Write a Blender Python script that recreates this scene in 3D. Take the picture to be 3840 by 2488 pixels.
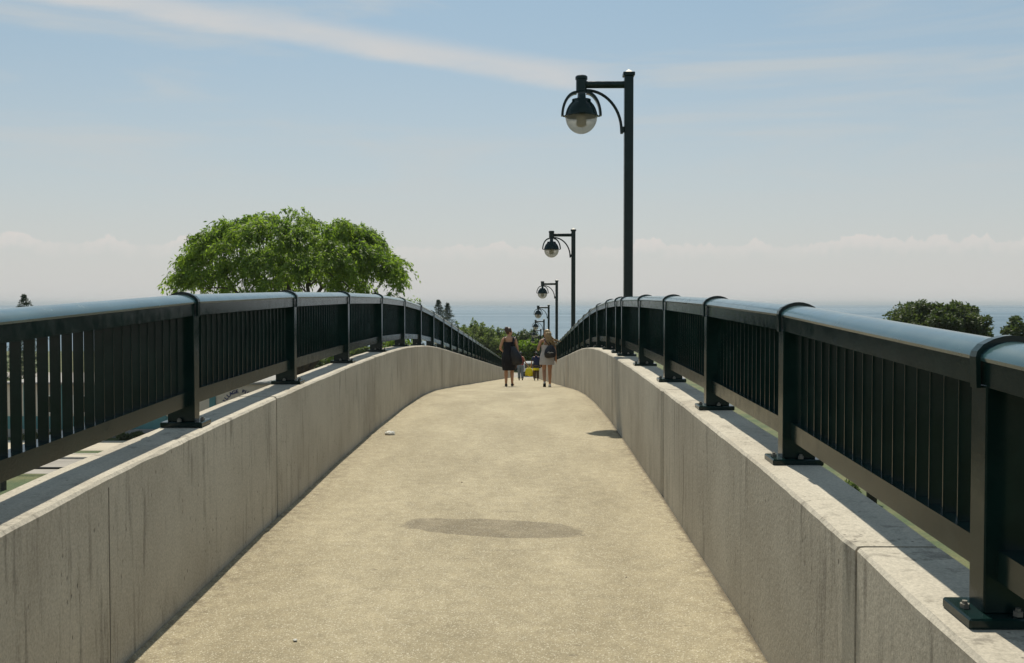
import bpy, bmesh, math, random
import numpy as np
from mathutils import Vector, Matrix

R = math.radians
random.seed(7)
rng = np.random.default_rng(11)
for o in list(bpy.data.objects):
    bpy.data.objects.remove(o)
scene = bpy.context.scene
COL = scene.collection

# ------------------------------------------------------------------ camera
EYE = 1.942
cam_d = bpy.data.cameras.new('camera')
cam_d.lens = 35.0
cam_d.sensor_width = 36.0
cam_d.clip_start = 0.05
cam_d.clip_end = 120000.0
cam = bpy.data.objects.new('camera', cam_d)
COL.objects.link(cam)
cam.location = (0, 0, EYE)
cam.rotation_euler = (R(90 - 1.584), 0, R(0.792))
scene.camera = cam

# ------------------------------------------------------------------ light
SUN_EL = R(57)
SUN_LAT = 0.050                      # sideways run of the shadows per metre of drop (towards +X)
hy = 1 / math.tan(SUN_EL)
to_sun = Vector((-SUN_LAT, hy, 1)).normalized()
sd = bpy.data.lights.new('sun', 'SUN')
sd.energy = 4.9
sd.angle = R(0.53)
sd.color = (1.0, 0.94, 0.80)
sun = bpy.data.objects.new('sun', sd)
COL.objects.link(sun)
sun.rotation_euler = to_sun.to_track_quat('Z', 'Y').to_euler()
sun.location = to_sun * 60

# ------------------------------------------------------------------ node helpers
class NT:
    def __init__(s, tree):
        s.t = tree
        s.n = tree.nodes
        s.l = tree.links
    def node(s, typ, **kw):
        nd = s.n.new(typ)
        for k, v in kw.items():
            setattr(nd, k, v)
        return nd
    def put(s, sock, v):
        if hasattr(v, 'node') or isinstance(v, bpy.types.NodeSocket):
            s.l.new(v, sock)
        elif v is not None:
            sock.default_value = v
    def math(s, op, a, b=None, c=None, clamp=False):
        nd = s.node('ShaderNodeMath', operation=op, use_clamp=clamp)
        s.put(nd.inputs[0], a)
        if b is not None: s.put(nd.inputs[1], b)
        if c is not None: s.put(nd.inputs[2], c)
        return nd.outputs[0]
    def mix(s, f, a, b, blend='MIX'):
        nd = s.node('ShaderNodeMix', data_type='RGBA', blend_type=blend)
        s.put(nd.inputs[0], f)
        for i, v in ((6, a), (7, b)):
            if isinstance(v, tuple) and len(v) == 3: v = v + (1,)
            s.put(nd.inputs[i], v)
        return nd.outputs[2]
    def smooth(s, v, lo, hi, a=0.0, b=1.0):
        nd = s.node('ShaderNodeMapRange', interpolation_type='SMOOTHSTEP')
        s.put(nd.inputs[0], v)
        for i, x in enumerate((lo, hi, a, b)): s.put(nd.inputs[i + 1], x)
        return nd.outputs[0]
    def lin(s, v, lo, hi, a=0.0, b=1.0):
        nd = s.node('ShaderNodeMapRange')
        s.put(nd.inputs[0], v)
        for i, x in enumerate((lo, hi, a, b)): s.put(nd.inputs[i + 1], x)
        return nd.outputs[0]
    def noise(s, vec, scale, detail=3, rough=0.55, out=0, dist=0.0):
        nd = s.node('ShaderNodeTexNoise')
        s.put(nd.inputs['Vector'], vec)
        nd.inputs['Scale'].default_value = scale
        nd.inputs['Detail'].default_value = detail
        nd.inputs['Roughness'].default_value = rough
        nd.inputs['Distortion'].default_value = dist
        return nd.outputs[out]
    def comb(s, x, y, z):
        nd = s.node('ShaderNodeCombineXYZ')
        for i, v in enumerate((x, y, z)): s.put(nd.inputs[i], v)
        return nd.outputs[0]
    def sep(s, v):
        nd = s.node('ShaderNodeSeparateXYZ')
        s.put(nd.inputs[0], v)
        return nd.outputs
    def mapping(s, v, scale=(1, 1, 1), loc=(0, 0, 0), rot=(0, 0, 0)):
        nd = s.node('ShaderNodeMapping')
        s.put(nd.inputs[0], v)
        nd.inputs['Scale'].default_value = scale
        nd.inputs['Location'].default_value = loc
        nd.inputs['Rotation'].default_value = rot
        return nd.outputs[0]

# ------------------------------------------------------------------ sky
world = bpy.data.worlds.new('World')
scene.world = world
world.use_nodes = True
w = NT(world.node_tree)
w.n.clear()
SKY = 0.10
sky = w.node('ShaderNodeTexSky', sky_type='NISHITA')
sky.sun_disc = False
sky.sun_elevation = SUN_EL
sky.sun_rotation = math.atan2(to_sun.x, to_sun.y)
sky.altitude = 100
sky.air_density = 1.0
sky.dust_density = 1.6
sky.ozone_density = 1.2
geo = w.node('ShaderNodeTexCoord')
D = geo.outputs['Generated']
dx, dy, dz = w.sep(D)
elev = w.math('MAXIMUM', dz, 0.0)
ay = w.math('MAXIMUM', w.math('ABSOLUTE', dy), 0.15)
front = w.smooth(dy, 0.15, 0.45)
U = w.math('DIVIDE', dx, ay)
V = w.math('DIVIDE', dz, ay)
base = w.mix(0.45, sky.outputs[0], (2.6, 4.2, 5.5))
base = w.mix(1.0, base, (0.965, 1.01, 0.965), 'MULTIPLY')
# pale haze that thickens towards the horizon
hz = w.math('POWER', w.math('SUBTRACT', 1.0, w.lin(elev, 0.0, 0.34)), 1.7)
base = w.mix(w.math('MULTIPLY', hz, 0.97), base, (6.45, 6.28, 6.05))
# thin cirrus bands, all round the sky
cirv = w.comb(w.math('MULTIPLY', dx, 1.6), w.math('MULTIPLY', dy, 1.6), w.math('MULTIPLY', dz, 13.0))
cir = w.noise(cirv, 1.35, 5, 0.6, dist=0.5)
cir = w.math('MULTIPLY', w.smooth(cir, 0.43, 0.70), w.smooth(elev, 0.05, 0.16))
base = w.mix(w.math('MULTIPLY', cir, 0.66), base, (5.7, 5.9, 5.85))
# the long streak of cirrus that falls from upper left to the right
nzv = w.comb(w.math('MULTIPLY', U, 9.0), w.math('MULTIPLY', V, 30.0), 3.1)
nz = w.noise(nzv, 1.0, 5, 0.6)
nz2 = w.noise(w.comb(w.math('MULTIPLY', U, 3.2), w.math('MULTIPLY', V, 5.0), 8.0), 1.0, 3, 0.5)
line = w.math('SUBTRACT', w.math('ADD', V, w.math('MULTIPLY', U, 0.172)), 0.2375)
line = w.math('ADD', line, w.math('MULTIPLY', w.math('SUBTRACT', nz, 0.5), 0.016))
line = w.math('ADD', line, w.math('MULTIPLY', w.math('SUBTRACT', nz2, 0.5), 0.012))
up = w.smooth(line, -0.002, 0.018, 1.0, 0.0)
lo = w.smooth(line, -0.022, -0.009, 0.0, 1.0)
st = w.math('MULTIPLY', w.math('MULTIPLY', up, lo), front)
st = w.math('MULTIPLY', st, w.smooth(U, 0.02, 0.13, 1.0, 0.0))
st = w.math('MULTIPLY', st, w.smooth(U, -0.9, -0.6))
st = w.math('MULTIPLY', st, w.lin(nz, 0.2, 0.75, 0.55, 1.0))
base = w.mix(w.math('MULTIPLY', st, 0.88), base, (6.35, 6.3, 6.2))
# the low bank of cumulus far out over the lake
ang = w.math('ARCTAN2', dx, dy)
tops = w.noise(w.comb(w.math('MULTIPLY', ang, 26.0), 0.0, 1.7), 1.0, 3, 0.55)
bump = w.noise(w.comb(w.math('MULTIPLY', ang, 120.0), w.math('MULTIPLY', dz, 120.0), 0.0), 1.0, 4, 0.6)
edge = w.math('ADD', 0.057, w.math('MULTIPLY', w.smooth(tops, 0.42, 0.66), 0.009))
edge = w.math('ADD', edge, w.math('MULTIPLY', w.math('SUBTRACT', bump, 0.5), 0.015))
below = w.math('SUBTRACT', edge, dz)
bank = w.math('MULTIPLY', w.smooth(below, 0.0, 0.0022), w.smooth(below, 0.002, 0.018, 1.0, 0.0))
bank = w.math('MULTIPLY', bank, w.lin(tops, 0.3, 0.65, 0.15, 1.0))
base = w.mix(w.math('MULTIPLY', bank, 0.75), base, (7.2, 6.75, 6.4))
bg = w.node('ShaderNodeBackground')
w.put(bg.inputs[0], base)
bg.inputs[1].default_value = SKY
wo = w.node('ShaderNodeOutputWorld')
w.l.new(bg.outputs[0], wo.inputs[0])

# ------------------------------------------------------------------ exposure
vs = scene.view_settings
vs.view_transform = 'Standard'
vs.look = 'None'
vs.exposure = 0.0
vs.gamma = 1.0
vs.use_curve_mapping = False
try:
    scene.cycles.max_bounces = 8
    scene.cycles.transparent_max_bounces = 16
    scene.cycles.caustics_reflective = False
    scene.cycles.caustics_refractive = False
except Exception:
    pass

# ------------------------------------------------------------------ materials
def mat(name):
    m = bpy.data.materials.new(name)
    m.use_nodes = True
    t = NT(m.node_tree)
    t.n.clear()
    out = t.node('ShaderNodeOutputMaterial')
    p = t.node('ShaderNodeBsdfPrincipled')
    t.l.new(p.outputs[0], out.inputs[0])
    return m, t, p, out

def simple(name, col, rough=0.5, metal=0.0, spec=0.5, var=0.12, vscale=3.0, bump=0.0, bscale=60.0, coat=0.0):
    m, t, p, out = mat(name)
    tc = t.node('ShaderNodeTexCoord').outputs['Object']
    n = t.noise(tc, vscale, 4)
    f = t.lin(n, 0.25, 0.75, 1 - var, 1 + var)
    c = t.mix(1.0, col, t.comb(f, f, f), 'MULTIPLY')
    t.put(p.inputs['Base Color'], c)
    t.put(p.inputs['Roughness'], t.lin(n, 0.3, 0.7, rough * 0.88, min(1, rough * 1.12)))
    p.inputs['Metallic'].default_value = metal
    p.inputs['Specular IOR Level'].default_value = spec
    p.inputs['Coat Weight'].default_value = coat
    if bump:
        b = t.node('ShaderNodeBump')
        b.inputs['Strength'].default_value = bump
        b.inputs['Distance'].default_value = 0.01
        t.put(b.inputs['Height'], t.noise(tc, bscale, 3))
        t.l.new(b.outputs[0], p.inputs['Normal'])
    return m

def world_pos(t):
    return t.node('ShaderNodeNewGeometry').outputs['Position']

def concrete_material():
    m, t, p, out = mat('cast concrete')
    P = world_pos(t)
    x, y, z = t.sep(P)
    big = t.noise(P, 0.9, 4, 0.6)
    col = t.mix(t.smooth(big, 0.3, 0.7), (0.395, 0.352, 0.284), (0.515, 0.470, 0.388))
    # narrow run-off streaks, long in z
    sv = t.comb(t.math('MULTIPLY', x, 0.7), t.math('MULTIPLY', y, 1.0), t.math('MULTIPLY', z, 0.10))
    s1 = t.noise(sv, 15.0, 5, 0.7)
    s2 = t.noise(t.comb(x, y, t.math('MULTIPLY', z, 0.22)), 26.0, 3, 0.6)
    msk = t.noise(t.comb(x, y, t.math('MULTIPLY', z, 0.35)), 1.7, 3, 0.6)
    dark = t.math('MULTIPLY', t.smooth(s1, 0.50, 0.68), t.smooth(msk, 0.36, 0.60))
    col = t.mix(t.math('MULTIPLY', dark, 0.62), col, (0.135, 0.12, 0.10))
    pale = t.math('MULTIPLY', t.smooth(s1, 0.28, 0.44, 1.0, 0.0), t.smooth(msk, 0.45, 0.65))
    col = t.mix(t.math('MULTIPLY', pale, 0.40), col, (0.50, 0.455, 0.38))
    col = t.mix(t.math('MULTIPLY', t.smooth(s2, 0.58, 0.75), 0.22), col, (0.16, 0.14, 0.12))
    # short dark drips and bug holes
    vr = t.node('ShaderNodeTexVoronoi')
    t.put(vr.inputs['Vector'], t.comb(x, y, t.math('MULTIPLY', z, 0.55)))
    vr.inputs['Scale'].default_value = 24.0
    vr.inputs['Randomness'].default_value = 1.0
    hole = t.smooth(vr.outputs['Distance'], 0.07, 0.20, 1.0, 0.0)
    pick = t.math('MULTIPLY', t.smooth(t.noise(P, 2.6, 4, 0.65), 0.44, 0.60), t.smooth(t.sep(vr.outputs['Color'])[0], 0.35, 0.5))
    hole = t.math('MULTIPLY', hole, pick)
    col = t.mix(t.math('MULTIPLY', hole, 0.75), col, (0.075, 0.068, 0.06))
    fine = t.noise(P, 85.0, 4, 0.75)
    f = t.lin(fine, 0.2, 0.8, 0.66, 1.34)
    col = t.mix(1.0, col, t.comb(f, f, f), 'MULTIPLY')
    t.put(p.inputs['Base Color'], col)
    p.inputs['Roughness'].default_value = 0.9
    p.inputs['Specular IOR Level'].default_value = 0.25
    b = t.node('ShaderNodeBump')
    b.inputs['Strength'].default_value = 0.5
    b.inputs['Distance'].default_value = 0.006
    h = t.math('SUBTRACT', t.math('ADD', t.noise(P, 38.0, 5, 0.65), t.math('MULTIPLY', big, 1.4)), t.math('MULTIPLY', hole, 0.9))
    t.put(b.inputs['Height'], h)
    t.l.new(b.outputs[0], p.inputs['Normal'])
    return m

def path_material():
    m, t, p, out = mat('worn tan asphalt')
    P = world_pos(t)
    x, y, z = t.sep(P)
    big = t.noise(t.comb(t.math('MULTIPLY', x, 1.3), t.math('MULTIPLY', y, 0.45), 0.0), 1.0, 5, 0.6)
    col = t.mix(t.smooth(big, 0.3, 0.7), (0.292, 0.244, 0.154), (0.395, 0.335, 0.220))
    med = t.noise(P, 9.0, 4, 0.6)
    f0 = t.lin(med, 0.25, 0.75, 0.84, 1.16)
    col = t.mix(1.0, col, t.comb(f0, f0, f0), 'MULTIPLY')
    # aggregate: dark pits and bright stone chips
    vr = t.node('ShaderNodeTexVoronoi')
    t.put(vr.inputs['Vector'], P)
    vr.inputs['Scale'].default_value = 185.0
    hue = t.sep(vr.outputs['Color'])[0]
    col = t.mix(t.math('MULTIPLY', t.smooth(hue, 0.86, 0.97), 0.62), col, (0.70, 0.63, 0.48))
    col = t.mix(t.math('MULTIPLY', t.smooth(hue, 0.25, 0.05), 0.45), col, (0.16, 0.125, 0.08))
    # fine transverse cracks and ravelled patches
    cv = t.noise(t.comb(t.math('MULTIPLY', x, 1.1), t.math('MULTIPLY', y, 7.0), 2.0), 1.5, 5, 0.7)
    crack = t.math('MULTIPLY', t.smooth(cv, 0.60, 0.72), t.smooth(t.noise(P, 26.0, 3), 0.45, 0.62))
    col = t.mix(t.math('MULTIPLY', crack, 0.50), col, (0.13, 0.10, 0.07))
    # grit gathered along the two walls
    le = t.smooth(x, -1.88, -1.55, 1.0, 0.0)
    re = t.smooth(x, 0.95, 1.17, 0.0, 1.0)
    gr = t.math('MULTIPLY', t.math('MAXIMUM', le, re), t.smooth(t.noise(P, 14.0, 4, 0.7), 0.45, 0.62))
    col = t.mix(t.math('MULTIPLY', gr, 0.55), col, (0.14, 0.105, 0.065))
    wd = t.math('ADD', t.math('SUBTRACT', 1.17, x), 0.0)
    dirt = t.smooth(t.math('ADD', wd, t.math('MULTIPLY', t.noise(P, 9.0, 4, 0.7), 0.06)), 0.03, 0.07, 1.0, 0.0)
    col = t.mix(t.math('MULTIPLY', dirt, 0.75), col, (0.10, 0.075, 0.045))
    # the damp, oily patch in the middle of the path
    ex = t.math('DIVIDE', t.math('ADD', x, 0.24), 0.69)
    ey = t.math('DIVIDE', t.math('SUBTRACT', y, t.math('ADD', 7.30, t.math('MULTIPLY', x, -0.10))), 0.27)
    rr = t.math('ADD', t.math('POWER', t.math('ABSOLUTE', ex), 2.4), t.math('POWER', t.math('ABSOLUTE', ey), 2.4))
    rr = t.math('ADD', rr, t.math('MULTIPLY', t.math('SUBTRACT', t.noise(P, 3.6, 6, 0.7), 0.5), 1.4))
    stain = t.smooth(rr, 0.84, 1.04, 1.0, 0.0)
    stain = t.math('MULTIPLY', stain, t.lin(t.noise(P, 7.0, 4), 0.3, 0.7, 0.65, 1.0))
    col = t.mix(t.math('MULTIPLY', stain, 0.98), col, t.mix(1.0, col, (0.58, 0.57, 0.58), 'MULTIPLY'))
    t.put(p.inputs['Base Color'], col)
    t.put(p.inputs['Roughness'], t.lin(hue, 0.6, 1.0, 0.92, 0.55))
    p.inputs['Specular IOR Level'].default_value = 0.35
    b = t.node('ShaderNodeBump')
    b.inputs['Strength'].default_value = 0.9
    b.inputs['Distance'].default_value = 0.004
    h = t.math('ADD', t.math('MULTIPLY', vr.outputs['Distance'], -1.0), t.math('MULTIPLY', med, 2.0))
    h = t.math('SUBTRACT', h, t.math('MULTIPLY', crack, 1.5))
    t.put(b.inputs['Height'], h)
    t.l.new(b.outputs[0], p.inputs['Normal'])
    return m

def paint_material():
    m, t, p, out = mat('dark green gloss paint')
    P = world_pos(t)
    n = t.noise(P, 5.0, 4)
    col = t.mix(t.smooth(n, 0.35, 0.7), (0.004, 0.015, 0.0135), (0.007, 0.022, 0.0195))
    dust = t.smooth(t.noise(P, 22.0, 5, 0.7), 0.5, 0.8)
    col = t.mix(t.math('MULTIPLY', dust, 0.03), col, (0.13, 0.12, 0.095))
    t.put(p.inputs['Base Color'], col)
    t.put(p.inputs['Roughness'], t.lin(t.noise(P, 14.0, 4), 0.3, 0.75, 0.13, 0.26))
    p.inputs['Specular IOR Level'].default_value = 0.27
    b = t.node('ShaderNodeBump')
    b.inputs['Strength'].default_value = 0.05
    b.inputs['Distance'].default_value = 0.004
    t.put(b.inputs['Height'], t.noise(P, 70.0, 2))
    t.l.new(b.outputs[0], p.inputs['Normal'])
    return m

def cap_paint_material():
    m, t, p, out = mat('sky sheen handrail paint')
    P = world_pos(t)
    n = t.noise(P, 3.0, 5, 0.6)
    col = t.mix(t.smooth(n, 0.35, 0.7), (0.022, 0.062, 0.068), (0.040, 0.092, 0.100))  # sky sheen on the rail cap painted in as a lighter teal base
    t.put(p.inputs['Base Color'], col)
    t.put(p.inputs['Roughness'], t.lin(t.noise(P, 9.0, 4), 0.3, 0.75, 0.16, 0.30))
    p.inputs['Specular IOR Level'].default_value = 0.6
    p.inputs['Coat Weight'].default_value = 0.5
    p.inputs['Coat Roughness'].default_value = 0.12
    return m

def leaf_material(name, c1, c2, trans=0.45, scale=0.6):
    m = bpy.data.materials.new(name)
    m.use_nodes = True
    t = NT(m.node_tree)
    t.n.clear()
    P = world_pos(t)
    n = t.noise(P, scale, 3)
    n2 = t.noise(P, scale * 9, 2)
    f = t.math('ADD', t.math('MULTIPLY', n, 0.55), t.math('MULTIPLY', n2, 0.45))
    col = t.mix(t.smooth(f, 0.36, 0.64), c1, c2)
    d = t.node('ShaderNodeBsdfPrincipled')
    t.put(d.inputs['Base Color'], col)
    d.inputs['Roughness'].default_value = 0.55
    d.inputs['Specular IOR Level'].default_value = 0.35
    tr = t.node('ShaderNodeBsdfTranslucent')
    t.put(tr.inputs[0], t.mix(1.0, col, (1.1, 1.25, 0.5), 'MULTIPLY'))
    mx = t.node('ShaderNodeMixShader')
    mx.inputs[0].default_value = trans
    t.l.new(d.outputs[0], mx.inputs[1])
    t.l.new(tr.outputs[0], mx.inputs[2])
    o = t.node('ShaderNodeOutputMaterial')
    t.l.new(mx.outputs[0], o.inputs[0])
    return m

def ground_material():
    m, t, p, out = mat('mown grass')
    P = world_pos(t)
    n = t.noise(P, 0.35, 5, 0.6)
    n2 = t.noise(P, 6.0, 4, 0.7)
    col = t.mix(t.smooth(n, 0.35, 0.65), (0.045, 0.075, 0.020), (0.115, 0.115, 0.040))
    f = t.lin(n2, 0.25, 0.75, 0.6, 1.4)
    col = t.mix(1.0, col, t.comb(f, f, f), 'MULTIPLY')
    t.put(p.inputs['Base Color'], col)
    p.inputs['Roughness'].default_value = 0.9
    b = t.node('ShaderNodeBump')
    b.inputs['Strength'].default_value = 1.0
    b.inputs['Distance'].default_value = 0.05
    t.put(b.inputs['Height'], n2)
    t.l.new(b.outputs[0], p.inputs['Normal'])
    return m

def water_material():
    m, t, p, out = mat('lake water')
    P = world_pos(t)
    x, y, z = t.sep(P)
    lanes = t.noise(t.comb(t.math('MULTIPLY', x, 0.00045), t.math('MULTIPLY', y, 0.0042), 0.0), 1.0, 4, 0.6, dist=0.4)
    far = t.noise(t.comb(t.math('MULTIPLY', x, 0.00010), t.math('MULTIPLY', y, 0.00055), 5.0), 1.0, 4, 0.6)
    k = t.math('ADD', t.math('MULTIPLY', lanes, 0.5), t.math('MULTIPLY', far, 0.5))
    t.put(p.inputs['Base Color'], t.mix(t.smooth(k, 0.38, 0.62), (0.035, 0.095, 0.145), (0.10, 0.165, 0.21)))
    t.put(p.inputs['Roughness'], t.smooth(k, 0.38, 0.62, 0.42, 0.22))
    p.inputs['IOR'].default_value = 1.33
    p.inputs['Specular IOR Level'].default_value = 0.5
    b = t.node('ShaderNodeBump')
    b.inputs['Strength'].default_value = 1.0
    b.inputs['Distance'].default_value = 0.35
    wv = t.math('ADD', t.noise(t.comb(t.math('MULTIPLY', x, 0.5), y, 0.0), 0.35, 4, 0.6), t.noise(P, 1.6, 3, 0.6))
    t.put(b.inputs['Height'], wv)
    t.l.new(b.outputs[0], p.inputs['Normal'])
    return m

def asphalt_material(name, c1, c2):
    m, t, p, out = mat(name)
    P = world_pos(t)
    n = t.noise(t.comb(t.math('MULTIPLY', t.sep(P)[0], 0.3), t.sep(P)[1], 0.0), 1.1, 5, 0.65)
    col = t.mix(t.smooth(n, 0.35, 0.65), c1, c2)
    f = t.lin(t.noise(P, 40.0, 3), 0.2, 0.8, 0.8, 1.2)
    col = t.mix(1.0, col, t.comb(f, f, f), 'MULTIPLY')
    t.put(p.inputs['Base Color'], col)
    p.inputs['Roughness'].default_value = 0.9
    return m

def glass_globe_material():
    m = bpy.data.materials.new('ribbed lamp glass')
    m.use_nodes = True
    t = NT(m.node_tree)
    t.n.clear()
    p = t.node('ShaderNodeBsdfPrincipled')
    p.inputs['Base Color'].default_value = (0.42, 0.40, 0.365, 1)
    p.inputs['Roughness'].default_value = 0.25
    p.inputs['Transmission Weight'].default_value = 0.35
    p.inputs['IOR'].default_value = 1.10
    tl = t.node('ShaderNodeBsdfTranslucent')
    tl.inputs[0].default_value = (0.80, 0.77, 0.71, 1)
    m0 = t.node('ShaderNodeMixShader')
    m0.inputs[0].default_value = 0.6
    t.l.new(p.outputs[0], m0.inputs[1])
    t.l.new(tl.outputs[0], m0.inputs[2])
    tr = t.node('ShaderNodeBsdfTransparent')
    tr.inputs[0].default_value = (0.86, 0.84, 0.80, 1)
    mx = t.node('ShaderNodeMixShader')
    mx.inputs[0].default_value = 0.42
    t.l.new(m0.outputs[0], mx.inputs[1])
    t.l.new(tr.outputs[0], mx.inputs[2])
    o = t.node('ShaderNodeOutputMaterial')
    t.l.new(mx.outputs[0], o.inputs[0])
    return m

M = {}
M['concrete'] = concrete_material()
M['path'] = path_material()
M['paint'] = paint_material()
M['cap_paint'] = cap_paint_material()
M['grass'] = ground_material()
M['water'] = water_material()
M['road'] = asphalt_material('grey paving', (0.24, 0.215, 0.19), (0.32, 0.29, 0.25))
M['walk'] = asphalt_material('pale walkway', (0.40, 0.35, 0.27), (0.50, 0.44, 0.35))
M['kerb'] = simple('kerb concrete', (0.42, 0.38, 0.32), 0.9, var=0.2)
M['seam'] = simple('dark seam grout', (0.13, 0.115, 0.095), 0.95, var=0.3)
M['joint'] = simple('dark joint filler', (0.035, 0.033, 0.03), 0.95)
M['galv'] = simple('galvanised steel', (0.20, 0.19, 0.165), 0.55, metal=0.5)
M['globe'] = glass_globe_material()
M['refractor'] = simple('pale ceramic refractor', (0.62, 0.55, 0.45), 0.6)
M['capmetal'] = simple('sunlit cap metal', (0.42, 0.40, 0.36), 0.35, metal=0.6)  # sun catching the pole's pointed top, put into a paler colour
M['bark'] = simple('grey brown bark', (0.075, 0.058, 0.042), 0.95, var=0.4, bump=0.8, bscale=12)
M['leaf_big'] = leaf_material('fresh green leaves', (0.110, 0.175, 0.034), (0.250, 0.320, 0.070), 0.60)
M['leaf_mid'] = leaf_material('mid green leaves', (0.110, 0.145, 0.060), (0.215, 0.245, 0.120), 0.45)
M['leaf_dark'] = leaf_material('dark green leaves', (0.055, 0.080, 0.032), (0.110, 0.130, 0.060), 0.35)
M['leaf_lime'] = leaf_material('yellow green leaves', (0.09, 0.155, 0.02), (0.19, 0.25, 0.045), 0.45)
M['needle'] = leaf_material('spruce needles', (0.032, 0.055, 0.030), (0.055, 0.082, 0.048), 0.12)
M['skin'] = simple('skin', (0.52, 0.27, 0.155), 0.5, var=0.08, vscale=8)
M['skin2'] = simple('tanned skin', (0.46, 0.235, 0.135), 0.5, var=0.08, vscale=8)
M['black_cloth'] = simple('black cloth', (0.008, 0.008, 0.011), 0.85, var=0.3, bump=0.3, bscale=120)
M['black_bag'] = simple('black nylon', (0.010, 0.010, 0.013), 0.45, var=0.3, bump=0.5, bscale=25)
M['white_cloth'] = simple('pale grey cotton', (0.50, 0.46, 0.43), 0.9, var=0.12, vscale=12, bump=0.3, bscale=60)
M['shoe_white'] = simple('white shoe leather', (0.66, 0.63, 0.58), 0.6)
M['shoe_dark'] = simple('black shoe leather', (0.012, 0.011, 0.011), 0.5)
M['hair_brown'] = simple('brown hair', (0.060, 0.030, 0.015), 0.45, var=0.35, vscale=30)
M['hair_blonde'] = simple('dark blonde hair', (0.33, 0.215, 0.095), 0.45, var=0.4, vscale=30)
M['hair_dark'] = simple('dark hair', (0.016, 0.013, 0.012), 0.5)
M['red'] = simple('red cotton', (0.36, 0.025, 0.035), 0.85)
M['denim'] = simple('faded denim', (0.19, 0.22, 0.25), 0.9, var=0.25, vscale=25)
M['navy'] = simple('navy cotton', (0.018, 0.026, 0.070), 0.9)
M['yellow'] = simple('yellow plastic', (0.85, 0.70, 0.01), 0.5)
M['brown_cloth'] = simple('brown cotton', (0.12, 0.075, 0.045), 0.9)
M['white_paint'] = simple('white enamel', (0.72, 0.71, 0.69), 0.25, coat=0.4, var=0.04)
M['dark_glass'] = simple('dark car glass', (0.010, 0.012, 0.014), 0.06, spec=0.8)
M['tyre'] = simple('tyre rubber', (0.018, 0.018, 0.018), 0.85)
M['tail'] = simple('red lens', (0.40, 0.015, 0.012), 0.2)
M['paper'] = simple('crumpled white paper', (0.80, 0.77, 0.70), 0.8)
M['cream'] = simple('cream stucco', (0.56, 0.49, 0.40), 0.95, var=0.1, bump=0.2)
M['teal'] = simple('teal paint', (0.075, 0.20, 0.21), 0.7, var=0.12)
M['greywall'] = simple('grey render', (0.30, 0.285, 0.27), 0.9, var=0.15)
M['blue_letter'] = simple('blue letter paint', (0.016, 0.02, 0.10), 0.6)
M['stone'] = simple('grey stone', (0.30, 0.275, 0.235), 0.95, var=0.25)

# ------------------------------------------------------------------ object helpers
def tag(o, label=None, cat=None, group=None, kind=None):
    if label: o['label'] = label
    if cat: o['category'] = cat
    if group: o['group'] = group
    if kind: o['kind'] = kind
    return o

def empty(name, loc=(0, 0, 0), rz=0.0):
    o = bpy.data.objects.new(name, None)
    o.empty_display_size = 0.2
    COL.objects.link(o)
    o.location = loc
    o.rotation_euler = (0, 0, rz)
    return o

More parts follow.
